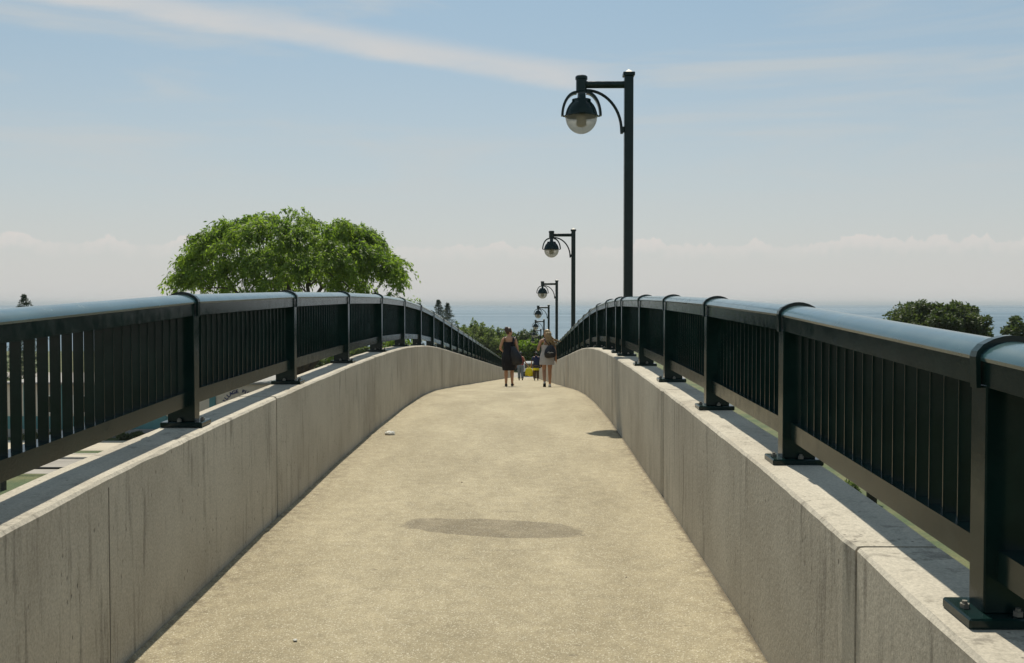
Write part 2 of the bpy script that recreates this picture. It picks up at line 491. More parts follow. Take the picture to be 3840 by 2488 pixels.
class MB:
    """collects geometry for one mesh object"""
    def __init__(s):
        s.v = []
        s.f = []
    def add(s, verts, faces):
        k = len(s.v)
        s.v += [tuple(p) for p in verts]
        s.f += [tuple(i + k for i in f) for f in faces]
        return s
    def box(s, x0, x1, y0, y1, z0, z1, bev=0.0):
        if bev <= 0:
            v = [(x, y, z) for z in (z0, z1) for y in (y0, y1) for x in (x0, x1)]
            return s.add(v, [(0, 2, 3, 1), (4, 5, 7, 6), (0, 1, 5, 4), (2, 6, 7, 3), (0, 4, 6, 2), (1, 3, 7, 5)])
        bm = bmesh.new()
        bmesh.ops.create_cube(bm, size=1)
        bmesh.ops.scale(bm, vec=(x1 - x0, y1 - y0, z1 - z0), verts=bm.verts)
        bmesh.ops.translate(bm, vec=((x0 + x1) / 2, (y0 + y1) / 2, (z0 + z1) / 2), verts=bm.verts)
        bmesh.ops.bevel(bm, geom=bm.edges[:], offset=bev, segments=1, affect='EDGES')
        return s.bm(bm)
    def bm(s, bm):
        bm.verts.ensure_lookup_table()
        bm.verts.index_update()
        s.add([v.co[:] for v in bm.verts], [[v.index for v in f.verts] for f in bm.faces])
        bm.free()
        return s
    def tube(s, pts, rad, n=10, cap=True):
        pts = [Vector(p) for p in pts]
        if not hasattr(rad, '__len__'): rad = [rad] * len(pts)
        rings = []
        ref = None
        for i, p in enumerate(pts):
            a = pts[max(i - 1, 0)]
            b = pts[min(i + 1, len(pts) - 1)]
            d = (b - a)
            d = d.normalized() if d.length > 1e-9 else Vector((0, 0, 1))
            if ref is None:
                ref = Vector((1, 0, 0)) if abs(d.x) < 0.8 else Vector((0, 1, 0))
            u = (ref - d * ref.dot(d)).normalized()
            ref = u
            v = d.cross(u)
            rings.append([p + u * (math.cos(2 * math.pi * k / n) * rad[i]) + v * (math.sin(2 * math.pi * k / n) * rad[i]) for k in range(n)])
        return s.loft(rings, cap)
    def loft(s, rings, cap=True):
        n = len(rings[0])
        vs_ = [p for r in rings for p in r]
        fs = []
        for i in range(len(rings) - 1):
            for k in range(n):
                a = i * n + k
                b = i * n + (k + 1) % n
                fs.append((a, b, b + n, a + n))
        if cap:
            fs.append(tuple(reversed(range(n))))
            fs.append(tuple(range((len(rings) - 1) * n, len(rings) * n)))
        return s.add(vs_, fs)
    def lathe(s, prof, n=24, c=(0, 0, 0), cap=False):
        rings = [[(c[0] + r * math.cos(2 * math.pi * k / n), c[1] + r * math.sin(2 * math.pi * k / n), c[2] + z) for k in range(n)] for r, z in prof]
        return s.loft(rings, cap)
    def build(s, name, m, parent=None, smooth=False, auto=None):
        me = bpy.data.meshes.new(name)
        me.from_pydata(s.v, [], s.f)
        me.update()
        if smooth:
            me.polygons.foreach_set('use_smooth', [True] * len(me.polygons))
            if auto is not None:
                me.set_sharp_from_angle(angle=R(auto))
        o = bpy.data.objects.new(name, me)
        if isinstance(m, str): m = M[m]
        me.materials.append(m)
        COL.objects.link(o)
        o.parent = parent
        return o

def inst(me, name, parent, loc, rot=(0, 0, 0), scale=(1, 1, 1)):
    o = bpy.data.objects.new(name, me)
    COL.objects.link(o)
    o.parent = parent
    o.location = loc
    o.rotation_euler = rot
    o.scale = scale
    return o

def copy_tree(o, parent=None):
    c = o.copy()
    COL.objects.link(c)
    c.parent = parent
    for ch in list(o.children):
        copy_tree(ch, c)
    return c

# ------------------------------------------------------------------ the bridge's long profile
_sy = [-60, 4, 5, 7.5, 10, 12.5, 14, 16, 19, 21, 24, 400]
_ss = [0.050, 0.050, 0.028, 0.017, 0.010, 0.002, -0.006, -0.022, -0.047, -0.063, -0.0715, -0.0715]
_ys = np.arange(-60, 160.01, 0.05)
_sl = np.interp(_ys, _sy, _ss)
_zz = np.concatenate([[0], np.cumsum((_sl[1:] + _sl[:-1]) / 2 * 0.05)])
_zz -= np.interp(0, _ys, _zz)
def zd(y, x=-0.355):
    """deck level; the deck falls 1.2 per cent towards the lamp side"""
    return float(np.interp(y, _ys, _zz)) - 0.012 * (x + 0.355)
GND = -7.82
YEND = 130.0
XL, XR = -1.895, 1.17
WT = 0.32                      # thickness of the parapet walls
WH = 0.918                     # height of the parapet walls
Y0 = -32.0

# ------------------------------------------------------------------ ground, water
def sheet(name, x0, x1, y0, y1, z, m, label=None):
    o = MB().add([(x0, y0, z), (x1, y0, z), (x1, y1, z), (x0, y1, z)], [(0, 1, 2, 3)]).build(name, m)
    o['kind'] = 'structure'
    return o
SHORE = 215.0
def build_ground():
    # shore line wanders a little; falls to the lake at its far edge
    xs = np.linspace(-900, 900, 61)
    v, f = [], []
    rows = [(-160, 0), (40, 0), (120, 0), (SHORE - 12, 0), (SHORE, 1), (SHORE + 14, 2)]
    for j, (y, k) in enumerate(rows):
        for x in xs:
            wob = 6 * math.sin(x * 0.021) + 4 * math.sin(x * 0.057 + 1) if k else 0
            zz = GND + (0 if k == 0 else (-0.4 if k == 1 else -4.6))
            v.append((x, y + wob, zz))
    n = len(xs)
    for j in range(len(rows) - 1):
        for i in range(n - 1):
            a = j * n + i
            f.append((a, a + 1, a + 1 + n, a + n))
    o = MB().add(v, f).build('ground', 'grass')
    o['kind'] = 'structure'
build_ground()
WATER_Z = GND - 3.2
sheet('lake_water', -60000, 60000, SHORE - 30, 90000, WATER_Z, 'water')

# paved strips and lots beside the bridge, down on the flat
sheet('parking_lot', -70, -4.5, 56.6, 62.0, GND + 0.010, 'road')
sheet('walkway', -70, -4.5, 62.3, 63.4, GND + 0.10, 'walk')
sheet('forecourt', -70, -4.5, 65.6, 70.4, GND + 0.012, 'walk')
sheet('road', -900, 900, 131.0, 141.0, GND + 0.012, 'road')
sheet('far_parking', -34, -8, 146.0, 168.0, GND + 0.016, 'walk')
for (yy, x0, x1) in ((62.15, -70, -4.5), (63.55, -70, -4.5)):
    k = MB().box(x0, x1, yy - 0.13, yy + 0.13, GND, GND + 0.13, 0.015).build('kerb', 'kerb')
    k['kind'] = 'structure'

# ------------------------------------------------------------------ bridge body
bridge = empty('bridge', (0, 60, GND))
tag(bridge, 'long concrete footbridge carrying the path down towards the lake', 'bridge')
def strip_profile(section, y0, y1, step, close=True):
    """extrude a cross-section [(x, dz)] along the profile; dz is measured from the deck"""
    ys = list(np.arange(y0, y1, step)) + [y1]
    rings = [[(x, y, zd(y, x) + dz) for x, dz in section] for y in ys]
    return rings
mb = MB()
mb.loft(strip_profile([(XL - 0.30, -0.05), (XR + 0.30, -0.05), (XR + 0.30, -0.42), (XR - 0.45, -0.55), (XL + 0.45, -0.55), (XL - 0.30, -0.42)], Y0, YEND, 1.0))
deck = mb.build('deck_slab', 'concrete')
deck.parent = bridge
deck.matrix_parent_inverse = Matrix.Translation((0, -60, -GND))
for py in (-23, 2, 27, 52, 77, 102):
    zt = zd(py) - 0.5
    if zt - GND < 1.0: continue
    c = MB().lathe([(0.55, GND - 0.3), (0.55, zt - 0.9), (0.95, zt - 0.35), (0.95, zt)], 20, (-0.355, py, 0), True).build('pier', 'concrete', None, True, 35)
    c.parent = bridge
    c.matrix_parent_inverse = Matrix.Translation((0, -60, -GND))

# walking surface
def build_path():
    ys = np.concatenate([np.arange(Y0, 30, 0.25), np.arange(30, YEND + 2.0, 1.0)])
    xs = np.linspace(XL, XR, 13)
    v, f = [], []
    for y in ys:
        for x in xs:
            z = max(zd(y, x), GND + 0.02)
            v.append((x, y, z + 0.004 * math.sin(x * 3.1 + y * 0.7) + 0.003 * math.sin(y * 2.3 + x)))
    n = len(xs)
    for j in range(len(ys) - 1):
        for i in range(n - 1):
            a = j * n + i
            f.append((a, a + 1, a + 1 + n, a + n))
    o = MB().add(v, f).build('footpath', 'path', None, True)
    o['kind'] = 'structure'
build_path()

# ------------------------------------------------------------------ parapet walls
def wall(side, first_joint, label):
    root = empty('parapet_wall', ((XL - WT / 2) if side < 0 else (XR + WT / 2), first_joint, zd(first_joint)))
    tag(root, label, 'wall', 'parapet walls of the footbridge')
    rnd = random.Random(3 if side < 0 else 5)
    x_in = XL if side < 0 else XR
    L = 4.95
    joints = [first_joint + k * L for k in range(-9, 40) if Y0 - 1 < first_joint + k * L < YEND - 2]
    edges = [Y0] + joints + [YEND]
    inv = Matrix.Translation(root.location).inverted()
    for a, b in zip(edges[:-1], edges[1:]):
        if b - a < 0.3: continue
        step = 0.10 if -1 < a < 20 else 0.5
        n = max(3, int((b - a) / step))
        gap = 0.009
        ys = np.linspace(a + gap, b - gap, n + 1)
        rings = []
        off = rnd.uniform(-0.003, 0.003)
        lo1 = rnd.uniform(0, 6.28); lo2 = rnd.uniform(0, 6.28)
        for i, y in enumerate(ys):
            base = max(zd(y, x_in), GND - 0.1)
            wav = 0.0012 * math.sin(y * 2.1 + lo1) + 0.0008 * math.sin(y * 7.3 + lo2)
            ch = 0.010 + 0.002 * math.sin(y * 3.7 + lo2) + rnd.uniform(0, 0.006) + (0.012 if rnd.random() < 0.03 else 0)
            cz = 0.009 + rnd.uniform(0, 0.004)
            h = WH + wav
            e = 0.012 if i in (0, n) else 0.0          # worn corner at each joint
            u = [(0 + e, -0.40), (0 + e, h - cz - ch * 0.4), (ch + e, h - 0.002), (ch + 0.03, h), (WT - 0.02, h), (WT, h - 0.018), (WT, -0.42)]
            ring = [(x_in + side * (off + du), y, base + dz2) for du, dz2 in u]
            rings.append(ring if side > 0 else list(reversed(ring)))
        o = MB().loft(rings).build('wall_panel', 'concrete')
        o.parent = root
        o.matrix_parent_inverse = inv
    # dark filler set back inside each joint
    for j in joints:
        z = zd(j, x_in)
        x0, x1 = sorted((x_in + side * 0.022, x_in + side * (WT - 0.03)))
        o = MB().box(x0, x1, j - 0.02, j + 0.02, z - 0.35, z + WH - 0.03).build('joint_filler', 'joint')
        o.parent = root
        o.matrix_parent_inverse = inv
    # shallow form-board lines on the inner face
    for y in ((4.48, 15.0, 20.0, 22.5) if side < 0 else (6.73, 10.9, 20.9, 25.8)):
        if True:
            z = zd(y, x_in)
            xx = x_in + side * 0.001
            o = MB().box(min(xx - 0.0012 * side - 0.0005, xx + 0.004 * side), max(xx - 0.0012 * side, xx + 0.004 * side), y - 0.0022, y + 0.0022, z + 0.03, z + WH - 0.05).build('form_line', 'seam')
            o.parent = root
            o.matrix_parent_inverse = inv
    return root
wall(-1, 7.58, 'streaked concrete parapet wall on the side of the big spreading tree')
wall(1, 8.50, 'streaked concrete parapet wall on the side of the lamp posts')

# ------------------------------------------------------------------ railings
CAPH = 0.097
RH = 0.797
CAPW = 0.165
cap_prof = [(-0.006, 0.042), (-0.008, 0.052), (-0.004, 0.062), (0.012, 0.076), (0.035, 0.088), (0.060, 0.095), (0.0825, 0.097)]
cap_prof = cap_prof + [(CAPW - u, v) for u, v in reversed(cap_prof[:-1])]
band_prof = [(-0.017, -0.036), (-0.020, 0.052), (-0.016, 0.068), (0.002, 0.088), (0.031, 0.103), (0.060, 0.111), (0.0825, 0.113)]
band_prof = band_prof + [(CAPW - u, v) for u, v in reversed(band_prof[:-1])]

def railing(side, x_face, posts, n_pk, label):
    root = empty('railing', (x_face + side * 0.08, posts[0], zd(posts[0]) + WH))
    tag(root, label, 'railing', 'railings on the footbridge walls')
    inv = Matrix.Translation(root.location).inverted()
    def own(o, p=None):
        o.parent = p or root
        if p is None: o.matrix_parent_inverse = inv
        return o
    X = lambda u: x_face + side * u
    # --- shared meshes
    pz0, pz1 = 0.028, RH - CAPH - 0.035
    def xbox(mb_, u0, u1, y0, y1, z0, z1, bev=0.0):
        a, b = sorted((side * u0, side * u1))
        return mb_.box(a, b, y0, y1, z0, z1, bev)
    post_mb = MB()
    xbox(post_mb, 0.0, 0.165, 0.0, 0.095, pz0, pz1 + 0.01, 0.004)
    post_o = post_mb.build('post', 'paint')
    post_me = post_o.data
    bpy.data.objects.remove(post_o)
    pl = MB()
    xbox(pl, -0.058, 0.195, -0.045, 0.140, -0.014, 0.0175, 0.005)
    o = pl.build('base_plate', 'paint'); plate_me = o.data; bpy.data.objects.remove(o)
    bd = MB()
    outer = band_prof
    innr = [(0.0825 + (u - 0.0825) * 0.87, v - 0.020 if v > 0 else v) for u, v in band_prof]
    ring_o = [(side * u, v + RH - CAPH) for u, v in outer]
    ring_i = [(side * u, v + RH - CAPH) for u, v in reversed(innr)]
    sec = ring_o + ring_i
    y0b, y1b = 0.024, 0.064
    r0 = [(x, y0b, z) for x, z in sec]
    r1 = [(x, y1b, z) for x, z in sec]
    if side > 0: bd.loft([r0, r1], False)
    else: bd.loft([r1, r0], False)
    n = len(outer)
    N = len(sec)
    # close both flanks with quads
    base = len(bd.v) - 2 * N
    for k in range(n - 1):
        bd.f.append((base + k, base + k + 1, base + N - 2 - k, base + N - 1 - k))
        bd.f.append((base + N + k, base + N + N - 1 - k, base + N + N - 2 - k, base + N + k + 1))
    o = bd.build('clamp_band', 'paint'); band_me = o.data; bpy.data.objects.remove(o)
    nb = MB()
    nb.lathe([(0.014, 0.0), (0.014, 0.014), (0.008, 0.014), (0.008, 0.022)], 6, (0, 0, 0), True)
    o = nb.build('anchor_nut', 'galv'); nut_me = o.data; bpy.data.objects.remove(o)
    for i, y in enumerate(posts):
        z = zd(y + 0.05, x_face) + WH
        p = inst(post_me, 'post', root, (0, 0, 0))
        p.matrix_parent_inverse = inv
        p.location = (x_face, y, z)
        inst(plate_me, 'base_plate', p, (0, 0, 0.012), (math.atan(float(np.interp(y, _sy, _ss))), 0, 0))
        inst(band_me, 'clamp_band', p, (0, 0, 0))
        if 0 < y < 45:
            inst(nut_me, 'anchor_nut', p, (side * 0.085, -0.024, 0.030))
            inst(nut_me, 'anchor_nut', p, (side * -0.032, 0.048, 0.030))
    # --- spans
    picks = []
    for a, b in zip(posts[:-1], posts[1:]):
        ya, yb = a + 0.045, b + 0.045
        za, zb = zd(ya, x_face) + WH, zd(yb, x_face) + WH
        def ring(sec, y, z): return [(X(u), y, z + v) for u, v in sec]
        def prism(name, sec, y0_, y1_, sm=False, mt='paint'):
            t0, t1 = (y0_ - ya) / (yb - ya), (y1_ - ya) / (yb - ya)
            r = [ring(sec, y0_, za + (zb - za) * t0), ring(sec, y1_, za + (zb - za) * t1)]
            if side < 0: r = [list(reversed(q)) for q in r]
            return own(MB().loft(r).build(name, mt, None, sm, 30 if sm else None))
        top = RH - CAPH
        prism('handrail_cap', [(u, v + top) for u, v in cap_prof] + [(CAPW - 0.02, top + 0.044), (0.02, top + 0.044)], ya + 0.002, yb - 0.002, True, 'cap_paint')
        prism('top_rail', [(0.002, top - 0.030), (0.002, top + 0.052), (0.163, top + 0.052), (0.163, top - 0.030)], ya + 0.003, yb - 0.003)
        prism('bottom_rail', [(0.036, 0.125), (0.036, 0.212), (0.130, 0.212), (0.130, 0.125)], a + 0.094, b + 0.001)
        cnt = n_pk if abs((b - a) - PITCH[side] * n_pk) < 0.25 else max(2, int(round((b - a) / PITCH[side])))
        for k in range(1, cnt):
            t = k / cnt
            y = a + 0.095 + (b - a - 0.095) * t
            zz = za + (zb - za) * ((y - ya) / (yb - ya))
            picks.append((X(0.083), y, zz + 0.212))
    pk = MB().box(-0.0232, 0.0232, -0.0035, 0.0035, -0.004, top - 0.212 - 0.030)
    o = pk.build('picket', 'paint'); pk_me = o.data; bpy.data.objects.remove(o)
    shown = [q for q in picks if q[1] > 2.0]
    early = [q for q in picks if q[1] <= 2.0]
    for q in shown[:300]:
        o = inst(pk_me, 'picket', root, q)
        o.matrix_parent_inverse = inv
    far = MB()
    hgt = top - 0.242
    for q in early + shown[300:]:
        far.box(q[0] - 0.0232, q[0] + 0.0232, q[1] - 0.0035, q[1] + 0.0035, q[2] - 0.004, q[2] + hgt)
    o = own(far.build('picket_infill', 'paint'))
    o['kind'] = 'stuff'
    return root
PITCH = {-1: 0.118, 1: 0.112}
lp = [5.97 + 2.605 * k for k in range(-14, 48)]
lp = [y for y in lp if y < YEND - 1]
railing(-1, -2.0, lp, 22, 'dark green picket railing on the wall beside the big spreading tree')
rp = [2.80 - 2.12, 2.80, 5.0, 7.12, 9.25, 11.32, 13.39, 14.28] + [15.92 + 2.12 * k for k in range(0, 54)]
rp = [0.68 - 2.12 * k for k in range(14, 0, -1)] + [y for y in rp if y < YEND - 1]
railing(1, 1.29, rp, 19, 'dark green picket railing on the wall beside the lamp posts')

# ------------------------------------------------------------------ lamp posts
LAMP_X = 1.575
def make_lamp():
    """local origin: centre of the pole at deck level"""
    root = empty('lamp_post')
    H = 5.00                                   # height of the arm
    MB().box(-0.069, 0.069, -0.069, 0.069, -0.75, H + 0.13, 0.010).build('pole', 'paint', root)
    mbr = MB()
    mbr.box(-0.145, -0.069, -0.11, 0.11, -0.62, -0.36, 0.008)
    mbr.build('mounting_bracket', 'paint', root)
    cp = MB().box(-0.090, 0.090, -0.090, 0.090, H + 0.125, H + 0.182, 0.008).build('pole_cap', 'paint', root)
    t = H + 0.182
    MB().add([(-0.062, -0.062, t), (0.062, -0.062, t), (0.062, 0.062, t), (-0.062, 0.062, t), (0, 0, t + 0.055)],
             [(0, 1, 4), (1, 2, 4), (2, 3, 4), (3, 0, 4), (3, 2, 1, 0)]).build('finial', 'capmetal', cp)
    AX = -0.723
    MB().tube([(-0.06, 0, H), (AX + 0.07, 0, H)], 0.055, 16).build('arm', 'paint', root, True, 40)
    # curved brace under the arm
    pts = []
    for k in range(15):
        a = (math.pi / 2) * k / 14
        pts.append((AX + 0.075 + (0.54) * math.sin(a), 0, H - 0.085 - 0.62 * (1 - math.cos(a))))
    pts.append((pts[-1][0] + 0.004, 0, pts[-1][2] - 0.045))
    MB().tube(pts, 0.0225, 10).build('brace', 'paint', root, True, 40)
    MB().box(-0.11, -0.066, -0.022, 0.022, H - 0.73, H - 0.64, 0.004).build('brace_lug', 'paint', root)
    # neck
    nk = MB().lathe([(0.0, 0.135), (0.080, 0.135), (0.094, 0.120), (0.094, 0.080), (0.083, 0.075), (0.083, -0.115), (0.06, -0.13), (0.0, -0.13)], 24, (AX, 0, H)).build('neck', 'paint', root, True, 40)
    RIM = H - 0.475
    dome = MB().lathe([(0.0, 0.262), (0.10, 0.262), (0.145, 0.250), (0.148, 0.215), (0.158, 0.205), (0.195, 0.160), (0.222, 0.110), (0.240, 0.055), (0.249, 0.012), (0.258, 0.006), (0.258, -0.012), (0.240, -0.014)], 32, (AX, 0, RIM)).build('dome', 'paint', root, True, 40)
    # four curved straps from the neck to the rim
    for q in range(4):
        a0 = q * math.pi / 2
        ca, sa = math.cos(a0), math.sin(a0)
        rings = []
        for k in range(13):
            s = k / 12
            ang = s * math.pi / 2
            ro = 0.075 + 0.236 * math.sin(ang)
            zo = 0.375 - 0.375 * (1 - math.cos(ang)) - 0.0
            ri = 0.072 + 0.200 * math.sin(ang)
            zi = zo - 0.042 * math.cos(ang)
            hw = 0.052
            def P(r, z, tt): return (AX + r * ca - tt * sa, r * sa + tt * ca, RIM + z)
            rings.append([P(ro, zo, -hw), P(ro, zo, hw), P(ri, zi, hw), P(ri, zi, -hw)])
        MB().loft(rings).build('strap', 'paint', root)
        MB().box(-0.014, 0.014, -0.02, 0.02, -0.014, 0.006, 0.003).build('strap_bolt', 'paint', root).location = (AX + 0.27 * ca, 0.27 * sa, RIM)
    prof = [(0.243 * math.cos(a), -0.012 - 0.262 * math.sin(a)) for a in np.linspace(0, math.pi / 2 - 0.02, 14)]
    gl = MB().lathe(prof, 32, (AX, 0, RIM)).build('globe', 'globe', root, True)
    MB().lathe([(0.0, 0.0), (0.075, 0.0), (0.078, -0.14), (0.05, -0.16), (0.0, -0.165)], 20, (AX, 0, RIM - 0.005)).build('lamp_tube', 'refractor', gl, True, 50)
    return root
lamp0 = make_lamp()
ordinal = ['first', 'second', 'third', 'fourth', 'fifth', 'sixth', 'seventh']
lamp_labels = [
    'tall dark lamp post with globe lantern beside the double railing post at the crest',
    'dark lamp post with globe lantern, second one down the ramp from the crest',
    'dark lamp post with globe lantern, third one down the ramp from the crest',
    'dark lamp post with globe lantern, fourth one down the ramp from the crest',
    'dark lamp post with globe lantern, fifth one down the ramp from the crest',
    'dark lamp post with globe lantern, last but one before the foot of the ramp',
    'dark lamp post with globe lantern, last one before the foot of the ramp']
for k in range(7):
    o = lamp0 if k == 0 else copy_tree(lamp0)
    y = 15.38 + 17.69 * k
    o.location = (LAMP_X, y, zd(y, LAMP_X))
    tag(o, lamp_labels[k], 'lamp post', 'lamp posts along the footbridge')

# ------------------------------------------------------------------ trees
def leaf_mesh(centres, radii, per, size, aspect, droop, rnd, flat=0.75):
    """leaf-sized quads spread through clumps; returns verts, faces"""
    V_, F_ = [], []
    k = 0
    for c, r, n in zip(centres, radii, per):
        d = rnd.normal(size=(n, 3))
        d /= np.linalg.norm(d, axis=1)[:, None]
        rad = r * rnd.uniform(0.25, 1.0, n) ** 0.55
        p = np.array(c) + d * rad[:, None] * np.array([1, 1, flat])
        ax = rnd.normal(size=(n, 3))
        ax[:, 2] -= droop
        ax += d * 0.7 * np.array([1, 1, 0.3])
        ax /= np.linalg.norm(ax, axis=1)[:, None]
        sd_ = np.cross(ax, rnd.normal(size=(n, 3)))
        sd_ /= np.linalg.norm(sd_, axis=1)[:, None] + 1e-9
        L = size * rnd.uniform(0.6, 1.3, n)[:, None]
        W = L * aspect
        q = np.stack([p, p + ax * L * 0.5 + sd_ * W * 0.5, p + ax * L, p + ax * L * 0.5 - sd_ * W * 0.5], 1)
        V_.append(q.reshape(-1, 3))
        F_.append(np.arange(n * 4).reshape(-1, 4) + k)
        k += n * 4
    return np.concatenate(V_), np.concatenate(F_)

def spray_mesh(cents, rads, per, rnd):
    """hanging sprays: each springs from a clump, arches outwards and droops, leaves along it"""
    V_, F_ = [], []
    k = 0
    for c, r, n in zip(cents, rads, per):
        c = np.array(c)
        out = np.array([c[0], c[1] * 1.2])
        oa = math.atan2(out[1], out[0])
        for q in range(n):
            a = oa + rnd.normal() * 1.1
            L = r * rnd.uniform(0.65, 1.25)
            o = c + np.array([rnd.normal() * 0.30 * r, rnd.normal() * 0.30 * r, rnd.uniform(0.0, 0.55) * r])
            m_ = max(8, int(21 * L))
            t = rnd.uniform(0, 1, m_)
            rise = rnd.uniform(0.05, 0.45)
            fall = rnd.uniform(0.45, 0.95)
            dirv = np.array([math.cos(a), math.sin(a), 0])
            p = o + dirv * (L * 0.72 * t)[:, None]
            p[:, 2] += L * (rise * t - fall * t * t)
            tan = dirv * 0.72 + np.stack([t * 0, t * 0, rise - 2 * fall * t], 1)
            tan /= np.linalg.norm(tan, axis=1)[:, None]
            p += rnd.normal(size=(m_, 3)) * 0.075
            ax = tan + rnd.normal(size=(m_, 3)) * 0.55
            ax[:, 2] -= 0.35
            ax /= np.linalg.norm(ax, axis=1)[:, None]
            sd_ = np.cross(ax, rnd.normal(size=(m_, 3)) * 0.6 + np.array([0, 0, 1.0]))
            sd_ /= np.linalg.norm(sd_, axis=1)[:, None] + 1e-9
            LL = (0.30 * rnd.uniform(0.6, 1.25, m_))[:, None]
            W = LL * 0.36
            qd = np.stack([p, p + ax * LL * 0.5 + sd_ * W * 0.5, p + ax * LL, p + ax * LL * 0.5 - sd_ * W * 0.5], 1)
            V_.append(qd.reshape(-1, 3))
            F_.append(np.arange(m_ * 4).reshape(-1, 4) + k)
            k += m_ * 4
    return np.concatenate(V_), np.concatenate(F_)

def np_mesh(name, v, f, m, parent=None):
    me = bpy.data.meshes.new(name)
    nv, nf = len(v), len(f)
    me.vertices.add(nv)
    me.vertices.foreach_set('co', np.asarray(v, dtype=np.float32).ravel())
    me.loops.add(nf * 4)
    me.loops.foreach_set('vertex_index', np.asarray(f, dtype=np.int32).ravel())
    me.polygons.add(nf)
    me.polygons.foreach_set('loop_start', np.arange(0, nf * 4, 4, dtype=np.int32))
    me.update(calc_edges=True)
    me.validate()
    me.materials.append(M[m])
    o = bpy.data.objects.new(name, me)
    COL.objects.link(o)
    o.parent = parent
    return o

def limb(mb, a, b, r0, r1, rnd, sag=0.0, n=6):
    a, b = Vector(a), Vector(b)
    pts, rr = [], []
    L = (b - a).length
    for k in range(n + 1):
        t = k / n
        p = a.lerp(b, t)
        if 0 < k < n:
            p += Vector((rnd.uniform(-1, 1), rnd.uniform(-1, 1), rnd.uniform(-1, 1))) * L * 0.045
        p.z += sag * math.sin(math.pi * t) * L
        pts.append(p)
        rr.append(r0 + (r1 - r0) * t)
    mb.tube(pts, rr, 7)
    return pts

def big_tree():
    rnd = np.random.default_rng(21)
    pr = random.Random(21)
    Y = 70.0
    Xc = -16.05
    root = empty('tree', (Xc, Y, GND))
    tag(root, 'broad umbrella-shaped tree with drooping fresh green foliage rising above the railing', 'tree')
    # crown outline in local coordinates: half-width 8.8, top at 16.4 above the ground
    base_h, top_h = 9.1, 16.5
    cents, rads, per = [], [], []
    N = 330
    for i in range(N):
        a = rnd.uniform(0, 2 * math.pi)
        s = math.sqrt(rnd.uniform(0, 1))
        if rnd.random() < 0.62:       # outer shell
            th = math.asin(min(1, rnd.uniform(0, 1) ** 0.62))     # 0 = rim, 90 = top
            rr = math.cos(th) ** 0.60
            hh = math.sin(th) ** 0.9
            rx, ry = 8.7 * rr, 7.2 * rr
            z = base_h + (top_h - 1.2 - base_h) * hh
        else:
            rr = s * 0.85
            rx, ry = 8.2 * rr, 7.2 * rr
            zt = base_h + (top_h - 1.6 - base_h) * math.sqrt(max(0, 1 - rr ** 2.2))
            z = base_h - 0.4 + (zt - base_h) * rnd.uniform(0.1, 0.95)
        x = rx * math.cos(a)
        y = ry * math.sin(a)
        z += -0.12 * x if x > 0 else 0.02 * x       # falls away to the right
        z += rnd.normal() * 0.22
        x *= 0.91
        cents.append((x, y, z))
        r = rnd.uniform(0.8, 1.45)
        rads.append(r)
        per.append(int(9.5 * r * r) + 2)
    # hanging ends round the rim
    for i in range(60):
        a = rnd.uniform(0, 2 * math.pi)
        q = rnd.uniform(0.82, 1.04)
        x, y = 8.1 * q * math.cos(a), 7.4 * q * math.sin(a)
        z = base_h + rnd.uniform(-1.6, 1.8) + (-0.12 * x if x > 0 else 0)
        for s in range(3):
            cents.append((x + rnd.normal() * 0.2, y + rnd.normal() * 0.2, z - s * 0.55))
            rads.append(rnd.uniform(0.45, 0.7))
            per.append(4)
    # sprigs that stand proud on top
    for (x, h) in ((-6.0, 14.6), (-5.2, 15.2), (-3.8, 15.6), (-2.9, 15.9), (-0.6, 16.4), (-0.4, 16.9), (0.2, 16.2), (1.6, 15.6), (2.6, 15.5), (3.6, 15.0), (5.4, 14.0)):
        for s in range(3):
            cents.append((x + rnd.normal() * 0.15, rnd.normal() * 1.4, h - 0.35 * s - 0.2))
            rads.append(0.30 + 0.12 * s)
            per.append(4)
    # distinct boughs: leave gaps low down between them
    keep = []
    for i, c in enumerate(cents):
        g = math.sin(c[0] * 1.35 + 0.6) + 0.6 * math.sin(c[0] * 3.1 + c[1])
        low = c[2] < base_h + 2.4
        if low and g > -0.25 and abs(c[0]) < 7.0: continue
        keep.append(i)
    cents = [cents[i] for i in keep]; rads = [rads[i] for i in keep]; per = [per[i] for i in keep]
    v, f = spray_mesh(cents, rads, per, rnd)
    np_mesh('crown', v, f, 'leaf_big', root)
    tr = MB()
    fork = Vector((0.2, 0, 4.6))
    limb(tr, (0, 0, -0.3), fork, 0.62, 0.48, pr, 0, 5)
    tips = [(-6.2, 0.5, 10.4), (-4.2, -2.6, 11.6), (-3.2, 3.0, 12.4), (-1.0, -0.8, 13.2), (0.7, 2.4, 13.4), (2.4, -2.4, 12.6), (3.8, 1.8, 11.8), (5.6, -0.6, 10.6), (6.9, 1.0, 9.6), (-7.0, 1.4, 9.5)]
    for tp in tips:
        p = limb(tr, fork, tp, 0.27, 0.07, pr, 0.07, 7)
        for q in range(5):
            s = p[3 + q % 4]
            e = s + Vector((pr.uniform(-2.2, 2.2), pr.uniform(-2, 2), pr.uniform(0.2, 1.9)))
            limb(tr, s, e, 0.075, 0.02, pr, 0.05, 4)
    tr.build('trunk', 'bark', root, True)
big_tree()

